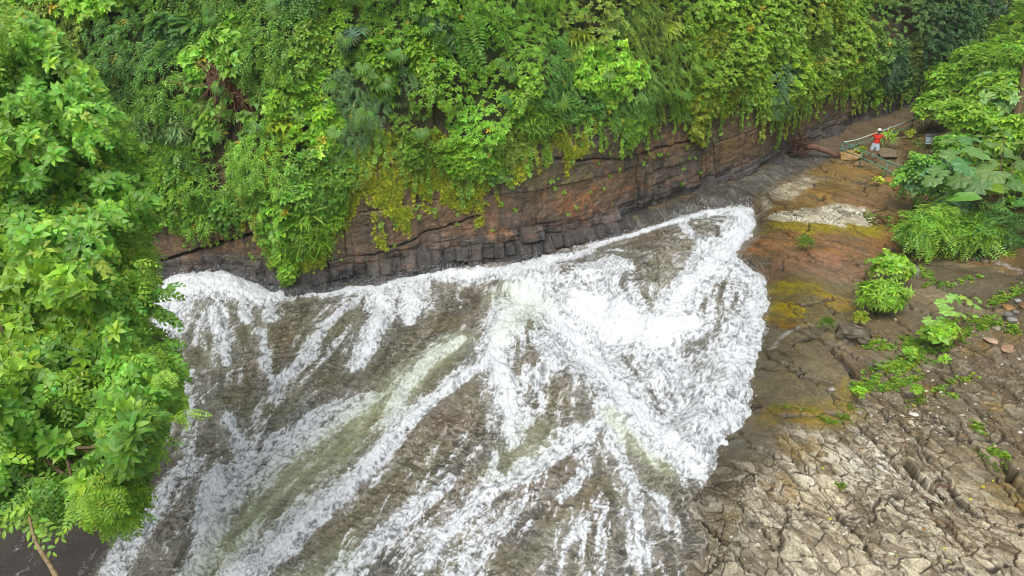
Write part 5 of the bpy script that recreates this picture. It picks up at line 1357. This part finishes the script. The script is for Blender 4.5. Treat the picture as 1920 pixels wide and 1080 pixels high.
RK = [
 ((1595, 298), (.75, .5, .28), lin(176, 140, 88), 'flat yellowish boulder just inside the railing corner, left of the person'),
 ((1664, 290), (.95, .6, .16), lin(120, 108, 84), 'broad grey-brown slab behind the person'),
 ((1698, 348), (1.0, .6, .22), lin(158, 116, 62), 'ochre slab at the lower end of the green railing'),
 ((1611, 311), (.35, .25, .16), lin(146, 116, 80), 'small brown rock in front of the yellowish boulder'),
 ((1892, 578), (.22, .14, .09), lin(150, 112, 60), 'flat ochre stone on top of the stone pile at the right edge'),
 ((1908, 566), (.10, .10, .08), lin(150, 152, 150), 'pale rounded stone above the flat ochre stone'),
 ((1916, 574), (.13, .10, .08), lin(130, 96, 60), 'brown stone right of the flat ochre stone'),
 ((1890, 593), (.14, .11, .10), lin(120, 116, 112), 'grey stone left in the pile under the flat ochre stone'),
 ((1903, 588), (.13, .10, .09), lin(122, 116, 112), 'grey stone right in the pile under the flat ochre stone'),
 ((1898, 602), (.16, .12, .09), lin(140, 138, 132), 'largest grey stone at the bottom of the pile'),
 ((1870, 615), (.16, .12, .06), lin(150, 140, 122), 'pale flat stone below the pile, left of it'),
 ((1678, 600), (.06, .05, .04), lin(200, 190, 170), 'small white stone below the lance-leaved bush'),
 ((1560, 560 + 171), (.10, .07, .05), lin(170, 168, 160), 'small pale stone in the wet hollow beside the notch'),
 ((1708, 512), (.30, .26, .22), lin(110, 106, 104), 'dark grey angular stone right of the lone broad-leaved bush'),
 ((1860, 640), (.22, .14, .05), lin(176, 150, 124), 'pinkish flat stone below the stone pile'),
 ((1890, 655), (.25, .16, .06), lin(164, 134, 106), 'pinkish brown slab at the right edge below the stone pile'),
 ((1650, 878), (.10, .07, .04), lin(205, 202, 192), 'white stone lying beside the pale cracked slab'),
 ((1612, 775), (.06, .05, .04), lin(170, 168, 162), 'grey pebble left of the white chips'),
 ((1634, 780), (.06, .05, .04), lin(180, 178, 170), 'grey pebble next to the white chips'),
 ((1715, 778), (.14, .07, .04), lin(212, 208, 198), 'largest white rock chip on the broken bank'),
 ((1708, 792), (.10, .07, .04), lin(196, 188, 160), 'yellowish chip below the largest white chip'),
 ((1760, 760), (.15, .09, .04), lin(176, 154, 128), 'pinkish flat chip on the broken bank right of the white chips'),
]
for i, (px2, sz, cc, lb) in enumerate(RK):
    rock_mesh('boulder' if sz[0] > .5 else 'stone', lb, gpos(*px2), sz, cc, i * 13 + 5, sink=.3, rot=i * 1.3)
def chips(name, polys, n, smin, smax, cols, kind_='stuff'):
    pos = []
    for pp, w_ in polys:
        P = np.array(pp, float); k = int(n * w_); u = rng.uniform(P[:, 0].min(), P[:, 0].max(), k * 3); v = rng.uniform(P[:, 1].min(), P[:, 1].max(), k * 3)
        q = (poly_sdf(u, v, P) > 0) & (fbm(u / 25, v / 18, 430, 3) > .45); u, v = u[q][:k], v[q][:k]
        for a, b_ in zip(u, v):
            p = gpt(a, b_); pos.append([p[0], p[1], gz(p[0], p[1]) + .004])
    pos = np.array(pos); m_ = len(pos)
    T_ = np.array([[-1, -.6, 0], [-.2, -1, 0], [1, -.5, 0], [.8, .7, 0], [-.3, 1, 0], [-1, .5, 0]])
    T_ = np.concatenate([T_ * 1.0, T_ * .82 + [0, 0, 1]]); Fc = [(6, 7, 8), (6, 8, 9), (6, 9, 10), (6, 10, 11)] + [f for i in range(6) for f in ((i, (i + 1) % 6, 6 + (i + 1) % 6), (i, 6 + (i + 1) % 6, 6 + i))]
    sz = smin + (smax - smin) * rng.random(m_) ** 3; an = rng.uniform(0, 6.28, m_)
    J = T_[None] * (1 + .35 * rng.normal(size=(m_, 12, 1)) * np.array([1, 1, .3])); J = J * (sz[:, None, None] * np.stack([np.ones(m_), .5 + .4 * rng.random(m_), .25 + .3 * rng.random(m_)], 1)[:, None, :])
    c_, s2 = np.cos(an)[:, None], np.sin(an)[:, None]; x_, y_ = J[..., 0].copy(), J[..., 1].copy()
    J[..., 0] = x_ * c_ - y_ * s2; J[..., 1] = x_ * s2 + y_ * c_; J[..., 2] += .15 * rng.normal(size=(m_, 1)) * J[..., 0]
    V = (J + pos[:, None]).reshape(-1, 3); Fq = (np.array(Fc)[None] + (np.arange(m_) * 12)[:, None, None]).reshape(-1, 3)
    cc = np.array(cols)[rng.integers(0, len(cols), m_)] * (.75 + .5 * rng.random(m_))[:, None]
    C4 = np.concatenate([np.repeat(cc, 12, 0), np.full((m_ * 12, 1), .6)], 1)
    tag(mesh_np(name, V, Fq, M_ROCK, C4, smooth=False), kind=kind_)
chips('rock_chips', [([(1620, 760), (1740, 750), (1780, 830), (1640, 850)], .25), ([(1330, 940), (1560, 850), (1720, 900), (1900, 1010), (1900, 1078), (1310, 1078)], .5), ([(1700, 640), (1915, 620), (1915, 900), (1780, 860)], .25)], 1500, .012, .055,
      [lin(200, 194, 178), lin(160, 148, 124), lin(120, 104, 80), lin(96, 84, 64)])
chips('fallen_leaves', [([(1600, 500), (1915, 480), (1915, 1070), (1500, 1070)], .6), ([(1600, 300), (1700, 340), (1690, 460), (1560, 440)], .3)], 260, .012, .05, [lin(190, 190, 60), lin(150, 110, 60), lin(110, 70, 45)])
# wedge block and its hollow (square notch)
def block(name, label, px2, size, rz, colr, tilt=0.0, seed=0, lift=0.0):
    p = gpos(*px2); bm = bmesh.new(); bmesh.ops.create_cube(bm, size=1)
    bmesh.ops.subdivide_edges(bm, edges=bm.edges, cuts=9, use_grid_fill=True)
    for v in bm.verts:
        c = v.co.copy(); n3 = Vector((float(vn(c.y * 5 + seed, c.z * 5 + c.x, 420)) - .5, float(vn(c.x * 5, c.z * 5 + seed, 421)) - .5, float(vn(c.x * 5 + c.y, c.y * 5 + seed, 422)) - .5))
        v.co = Vector((c.x * size[0], c.y * size[1], c.z * size[2])) + n3 * .16
    me = bpy.data.meshes.new(name); bm.to_mesh(me); bm.free(); me.materials.append(plain('slate', colr, .55, var=.35, scale=4, bump=.8))
    o = bpy.data.objects.new(name, me); COL.objects.link(o); o.location = (p[0], p[1], p[2] + size[2] * .12 + lift); o.rotation_euler = (tilt, 0, rz)
    return tag(o, label, 'rock')
block('rock_block', 'dark squared rock block standing above the notch in the wet bank', (1600, 640), (.75, .55, .5), -.7, lin(92, 84, 66), .15, 1)
block('rock_block', 'dark layered block leaning below the notch, left of the creeping weeds', (1585, 700), (.28, 1.0, .38), .45, lin(70, 64, 56), .1, 2)
# sticks
def stick(name, label, pts_px, r, lift=.03, cat='stick', colr=None, twigs=0):
    P = []
    for u, v in pts_px:
        p = gpos(u, v); p[2] += lift; P.append(p)
    P = np.array(P); o = P[0].copy(); b = MB()
    ts = np.linspace(0, len(P) - 1, 6 * (len(P) - 1) + 1)
    Q = np.stack([np.interp(ts, np.arange(len(P)), P[:, k]) for k in range(3)], 1) + r * .8 * rng.normal(size=(len(ts), 3))
    b.tube(Q - o, np.linspace(r, r * .5, len(Q)), 6)
    for k in range(twigs):
        i = rng.integers(2, len(Q) - 1); e = Q[i] + rng.normal(size=3) * np.array([.2, .2, .05]); b.tube(np.array([Q[i], (Q[i] + e) / 2 + .02, e]) - o, [r * .5, r * .4, r * .2], 4)
    ob = b.build(name, M_DEAD if colr is None else plain('wood', colr, .8)); ob.location = tuple(o)
    return tag(ob, label, cat)
stick('stick', 'reddish stick lying in the narrow water-filled crevice', [(1715, 925), (1745, 940), (1775, 958)], .018)
stick('stick', 'pale thin stick lying across the pale slab edge above the crevice', [(1668, 893), (1680, 903), (1698, 912)], .012, colr=lin(190, 175, 150))
stick('stick', 'long reddish twig on the lower right rocks, ending in pale bark', [(1765, 1005), (1790, 1030), (1830, 1052)], .012, twigs=6)
stick('stick', 'short dark twig crossing the long reddish twig', [(1760, 1032), (1795, 1022), (1830, 1012)], .009, twigs=4)
stick('stick', 'thin brown twig above the twig pile', [(1770, 1000), (1800, 1010), (1845, 1042)], .008, twigs=5)
stick('stick', 'small bundle of brown twigs on the grey slab', [(1770, 912), (1785, 915)], .012, twigs=5)
def fallen(label, u, v, s, colr):
    p = gpos(u, v); p[2] += .03; f = Fol().add(scatter('banana', [p], [[.1, -.3, 1]], [[rng.normal(), rng.normal(), 0]], s, np.array(colr), jit=.02))
    o = f.build('fallen_leaf', None, p); o.location = tuple(p); tag(o, label, 'leaf')
fallen('bright yellow fallen leaf on the grey rock at the lower right', 1859, 906, .12, (.75, .72, .03))
fallen('pale green fallen leaf beside the twigs at the bottom right', 1773, 1052, .14, (.5, .62, .2))
fallen('small lime leaf lying on the pale cracked rock near the bottom', 1677, 1040, .08, (.45, .7, .05))

# driftwood: log with root plate
ra, rb_ = gpos(1496, 300), gpos(1570, 297)
ra = at_depth(1500, 272, depth_of(ra)); rb_[2] += .1
root = empty('driftwood_log', tuple(gpos(1496, 302)), 'uprooted log with a ragged root ball lying between the wall and the railing', 'log')
o = np.array(root.location); b = MB(); ts = np.linspace(0, 1, 12)[:, None]
b.tube((1 - ts) * ra + ts * rb_ + np.array([0, 0, .12]) * np.sin(ts * 3.1) - o, np.linspace(.17, .10, 12) * (1 + .15 * rng.random(12)), 10)
b.build('trunk', plain('red_bark', lin(112, 82, 66), .8, var=.5, scale=6, bump=.5), root)
b = MB()
for i in range(110):
    d = nrm(rng.normal(size=3) * np.array([.55, .5, 1.1])); pts = [ra + .08 * rng.normal(size=3)]; L_ = rng.uniform(.4, 1.15)
    for k in range(6):
        d = nrm(d + .45 * rng.normal(size=3) + np.array([-.08, 0, 0])); pts.append(pts[-1] + d * L_ / 6)
    b.tube(np.array(pts) - o, np.linspace(.045, .010, 7) * rng.uniform(.6, 1.2), 5)
b.build('root_ball', plain('root_wood', lin(92, 66, 50), .9, var=.5, scale=8, bump=.6), root)

# ================================================================ RAILING
M_RAIL = plain('rail_paint', lin(96, 142, 124), .45, var=.18, scale=12)
M_RAILT = plain('pale_rail_paint', lin(176, 190, 182), .4, var=.18, scale=12)  # paler paint, used on one top rail
def gp_h(u, v, ub, vb):
    """point above ground contact pixel (ub,vb) seen at pixel v"""
    b_ = gpos(ub, vb); return at_depth(u, v, depth_of(b_))
root = empty('railing', tuple(gpos(1576, 300)), 'green pipe railing meeting in a corner, two rails on each side of the person', 'railing')
o = np.array(root.location)
corner = gpos(1576, 300)
RT = [corner + UP * 1.02, corner + UP * .52]
endL = gpos(1716, 248); endR = gpos(1706, 362)
def rail(a, b_, nm, mat, r):
    ts = np.linspace(0, 1, 14)[:, None]; m = MB(); m.tube((1 - ts) * a + ts * b_ + UP * .05 * np.sin(ts * 6.2) * 0 - o, r, 8); return m.build(nm, mat, root)
RAIL = [((1581, 267), (1576, 300), (1640, 250), (1640, 272), (1716, 222), (1716, 248)),]
c_top = at_depth(1581, 267, depth_of(corner)); c_mid = at_depth(1577, 281, depth_of(corner))
tL, tR = depth_of(endL), depth_of(endR)
L_top, L_mid = at_depth(1716, 223, tL), at_depth(1714, 235, tL)
R_top, R_mid = at_depth(1712, 323, tR), at_depth(1708, 340, tR)
kink = at_depth(1606, 262.5, depth_of(corner) + (tL - depth_of(corner)) * .17)
m = MB(); m.tube(np.array([c_top, kink, (kink + L_top) / 2, L_top]) - o, .035, 8); m.build('top_rail', M_RAILT, root)
rail(c_mid, L_mid, 'middle_rail', M_RAIL, .026); rail(c_top, R_top, 'top_rail', M_RAIL, .033)
kr = at_depth(1617, 296, depth_of(corner) + (tR - depth_of(corner)) * .3)
m = MB(); m.tube(np.array([c_mid, kr, R_mid]) - o, .026, 8); m.build('middle_rail', M_RAIL, root)
def post(top, nm='post'):
    foot = np.array([top[0], top[1], gz(top[0], top[1]) - .1]); m = MB(); m.tube(np.array([foot, top]) - o, .03, 8); return m.build(nm, M_RAIL, root)
for a, b_, q in ((c_top, L_top, 0), (c_top, L_top, .12), (c_top, L_top, .2), (c_top, L_top, .97), (c_top, R_top, .31), (c_top, R_top, .68), (c_top, R_top, .99)):
    post(a * (1 - q) + b_ * q - UP * (.02 if q else 0))

# ================================================================ SIGN
p = gpos(1743, 279); t = depth_of(p)
root = empty('information_sign', tuple(p), 'small grey information board standing on the brown soil slope under the shrubs', 'sign')
Wd, Hd = 22 * t / F_, 19 * t / F_
Rm = Matrix.Rotation(math.radians(-22), 3, 'X') @ Matrix.Rotation(0.0, 3, 'Z')
Rn = np.array(Rm) @ np.eye(3)
def sg(c, d, nm, mat, bev=.004):
    m = MB(); m.box(np.array([0, 0, .22]) + Rn @ np.array(c), d, Rn); ob = m.build(nm, mat, root, smooth=False, bevel=bev); return ob
sg((0, 0, Hd / 2), (Wd, .04, Hd), 'board', plain('grey_board', lin(120, 124, 130), .5))
sg((0, -.028, Hd * .86), (Wd * .94, .012, Hd * .2), 'header_panel', plain('header', lin(112, 112, 120), .5, var=.35, scale=30))
sg((-Wd * .28, -.028, Hd * .45), (Wd * .36, .012, Hd * .5), 'picture_panel', plain('picture', lin(170, 190, 190), .4, var=.25, scale=14))
sg((Wd * .17, -.028, Hd * .45), (Wd * .5, .012, Hd * .5), 'text_panel', plain('text_panel', lin(138, 144, 142), .4, var=.3, scale=60))
sg((0, -.06, .03), (Wd, .10, .05), 'shelf', plain('pale_metal', lin(190, 200, 205), .4))
for sx in (-.38, .38):
    m = MB(); m.tube(np.array([[sx * Wd, .04, -.2], [sx * Wd, .03, .3]]), .025, 8); m.build('leg', plain('post_metal', lin(90, 92, 94), .5), root)

# ================================================================ PERSON
pf = gpos(1634, 303)
tz = depth_of(pf); view = nrm(np.array([-pf[0], -pf[1], 0])); side = np.array([-view[1], view[0], 0])   # side = person's left when facing the camera
M_SKIN = plain('skin', lin(150, 104, 80), .5, var=.08); M_SHIRT = plain('shirt', lin(246, 60, 30), .75, var=.12, scale=10, bump=.3)
M_SHORT = plain('shorts', lin(186, 198, 210), .8, var=.22, scale=24, bump=.3); M_SHOE = plain('shoe', lin(45, 42, 45), .6); M_CAP = plain('cap', lin(226, 222, 216), .7); M_HAIR = plain('hair', lin(30, 24, 20), .8); M_DEV = plain('device', lin(50, 55, 85), .3)
person = empty('person', tuple(pf), 'person in red-orange shirt, pale shorts and white cap holding a phone to the face', 'person')
PS = .93
def W3(x, y, z): return (side * x + view * y + UP * z) * PS          # x: own left, y: forward
def skin(name, nodes, edges, mat, parent, sub=2, root_i=0):
    me = bpy.data.meshes.new(name); me.from_pydata([tuple(W3(*n_[:3])) for n_ in nodes], edges, []); me.materials.append(mat)
    ob = bpy.data.objects.new(name, me); COL.objects.link(ob); ob.parent = parent
    md = ob.modifiers.new('skin', 'SKIN'); md.use_smooth_shade = True
    sv = me.skin_vertices[0].data if me.skin_vertices else None
    if sv is None:
        bm = bmesh.new(); bm.from_mesh(me); bm.verts.layers.skin.verify(); bm.to_mesh(me); bm.free(); sv = me.skin_vertices[0].data
    for i, n_ in enumerate(nodes):
        r_ = n_[3] * PS; sv[i].radius = (r_, r_) if np.isscalar(r_) else r_
        sv[i].use_root = (i == root_i)
    md2 = ob.modifiers.new('sub', 'SUBSURF'); md2.levels = sub; md2.render_levels = sub
    return ob
lean_ = -.03
body = [(0, 0, .92, .12), (0, lean_, 1.10, .10), (0, lean_, 1.30, .145), (0, lean_, 1.42, .10), (0, .0, 1.49, .055), (0, .03, 1.56, .075), (0, .035, 1.64, .095), (0, .03, 1.71, .07),
        (.10, 0, .86, .095), (.15, .03, .50, .062), (.17, -.01, .30, .056), (.18, -.03, .09, .038), (.19, .10, .04, .034),
        (-.10, 0, .86, .095), (-.14, .05, .50, .062), (-.15, .0, .30, .056), (-.16, -.03, .09, .038), (-.17, .10, .04, .034),
        (.19, lean_, 1.38, .055), (.34, .12, 1.27, .044), (.33, .17, 1.30, .04), (.13, .30, 1.50, .030), (.08, .32, 1.54, .028),
        (-.19, lean_, 1.38, .055), (-.36, .12, 1.32, .044), (-.35, .17, 1.35, .04), (-.13, .30, 1.50, .030), (-.08, .32, 1.54, .028)]
ed = [(0, 1), (1, 2), (2, 3), (3, 4), (4, 5), (5, 6), (6, 7), (0, 8), (8, 9), (9, 10), (10, 11), (11, 12), (0, 13), (13, 14), (14, 15), (15, 16), (16, 17), (3, 18), (18, 19), (19, 20), (20, 21), (21, 22), (3, 23), (23, 24), (24, 25), (25, 26), (26, 27)]
n0 = len(body)
for sx, i0 in ((1, 22), (-1, 27)):                       # fingers and thumbs closed round the phone
    for k in range(4):
        z0 = 1.545 + .018 * k - .02; body += [(sx * .062, .345, z0, .009), (sx * .035, .352, z0 + .004, .008), (sx * .018, .338, z0 + .004, .007)]
        j = len(body); ed += [(i0, j - 3), (j - 3, j - 2), (j - 2, j - 1)]
    body += [(sx * .06, .30, 1.515, .011), (sx * .035, .295, 1.528, .009)]; j = len(body); ed += [(i0, j - 2), (j - 2, j - 1)]
skin('body', body, ed, M_SKIN, person)
sh = [(0, 0, .93, .172), (0, lean_, 1.10, .150), (0, lean_, 1.28, .168), (0, lean_, 1.42, .115), (.19, lean_, 1.385, .080), (.27, .05, 1.325, .076), (-.19, lean_, 1.385, .080), (-.28, .05, 1.35, .076), (0, 0, 1.475, .066)]
skin('shirt', sh, [(0, 1), (1, 2), (2, 3), (3, 4), (4, 5), (3, 6), (6, 7), (3, 8)], M_SHIRT, person)
so = [(0, 0, .93, .160), (0, lean_, 1.06, .135), (.105, 0, .82, .118), (.145, .02, .56, .105), (-.105, 0, .82, .118), (-.14, .03, .56, .105)]
skin('shorts', so, [(0, 1), (0, 2), (2, 3), (0, 4), (4, 5)], M_SHORT, person)
for sx in (1, -1):
    skin('shoe', [(sx * .178, -.06, .05, .046), (sx * .183, .04, .045, .048), (sx * .19, .15, .035, .036)], [(0, 1), (1, 2)], M_SHOE, person)
def sphere_part(name, c, s, mat, parent, zcut=None):
    bm = bmesh.new(); bmesh.ops.create_uvsphere(bm, u_segments=24, v_segments=16, radius=1)
    if zcut is not None: bmesh.ops.delete(bm, geom=[v for v in bm.verts if v.co.z < zcut], context='VERTS')
    for v in bm.verts:
        q = np.array(c) + np.array([v.co.x * s[0], v.co.y * s[1], v.co.z * s[2]]); v.co = Vector(W3(*q))
    for f_ in bm.faces: f_.smooth = True
    me = bpy.data.meshes.new(name); bm.to_mesh(me); bm.free(); me.materials.append(mat); ob = bpy.data.objects.new(name, me); COL.objects.link(ob); ob.parent = parent; return ob
hat = sphere_part('cap', (0, .03, 1.685), (.100, .112, .080), M_CAP, person, 0.0)
m = MB(); V = [W3(x, y, z) for x, y, z in [(-.09, .11, 1.69), (.09, .11, 1.69), (.075, .21, 1.675), (-.075, .21, 1.675), (-.09, .11, 1.70), (.09, .11, 1.70), (.075, .21, 1.685), (-.075, .21, 1.685)]]
m.add(V, [(0, 3, 2, 1), (4, 5, 6, 7), (0, 1, 5, 4), (1, 2, 6, 5), (2, 3, 7, 6), (3, 0, 4, 7)]); m.build('peak', M_CAP, hat)
sphere_part('hair', (0, .015, 1.655), (.10, .105, .10), M_HAIR, person, -.6).scale = (1, 1, 1)
sphere_part('nose', (0, .14, 1.60), (.014, .02, .022), M_SKIN, person)
sphere_part('ear', (.095, .03, 1.61), (.012, .02, .03), M_SKIN, person); sphere_part('ear', (-.095, .03, 1.61), (.012, .02, .03), M_SKIN, person)
sphere_part('mouth', (0, .128, 1.565), (.025, .008, .007), plain('lips', lin(130, 70, 60), .5), person)
sphere_part('eye', (.035, .125, 1.63), (.012, .008, .008), M_HAIR, person); sphere_part('eye', (-.035, .125, 1.63), (.012, .008, .008), M_HAIR, person)
dv = empty('phone', tuple(pf + W3(0, .325, 1.56)), 'dark phone held up in both hands in front of the face of the person', 'phone')
m = MB(); Rz = np.stack([side, view, UP], 1); m.box((0, 0, 0), (.16, .010, .078), Rz); m.build('phone_body', M_DEV, dv, smooth=False, bevel=.004)
m = MB(); m.box(np.array(view) * .007, (.02, .004, .02), Rz); m.build('lens', M_HAIR, dv, smooth=False)

# ================================================================ SPRAY
X_, Y_, Z_, D_ = SPR
n = 16000; k = rng.choice(len(X_), n, p=(lambda q: q / q.sum())(np.where(D_ < .5, 4.0, 1.0) * (Y_ ** 2)))
hgt = rng.exponential(.11, n) * np.where(D_[k] < .5, 1.6, .8)
P = np.stack([X_[k] + .08 * rng.normal(size=n), Y_[k] + .08 * rng.normal(size=n), Z_[k] + hgt], 1)
r = .006 + .012 * rng.random(n) ** 2
tet = np.array([[1, 0, 0], [-1, 0, 0], [0, 1, 0], [0, -1, 0], [0, 0, 1.3], [0, 0, -1.3]]); tf = np.array([(0, 2, 4), (2, 1, 4), (1, 3, 4), (3, 0, 4), (2, 0, 5), (1, 2, 5), (3, 1, 5), (0, 3, 5)])
V = (tet[None] * r[:, None, None] + P[:, None]).reshape(-1, 3); Fc = (tf[None] + (np.arange(n) * 6)[:, None, None]).reshape(-1, 3)
tag(mesh_np('spray', V, Fc, plain('spray', (.75, .8, .84), .3)), kind='stuff')
print('all', time.time() - T0)

# ================================================================ AIR: thin mist filling the gorge
hb = MB(); hb.box((12, 35, 6.5), (250, 200, 60)); hz_o = hb.build('haze', M_STEM, smooth=False)
hm, hnt = new_mat('haze'); ho = N(hnt, 'ShaderNodeOutputMaterial'); hv_ = N(hnt, 'ShaderNodeVolumePrincipled')
hv_.inputs['Color'].default_value = (.92, .95, 1, 1); hv_.inputs['Density'].default_value = 0.0007; hv_.inputs['Anisotropy'].default_value = 0.2
hnt.links.new(hv_.outputs[0], ho.inputs['Volume']); hz_o.data.materials.clear(); hz_o.data.materials.append(hm); tag(hz_o, kind='stuff')
S.cycles.volume_bounces = 1
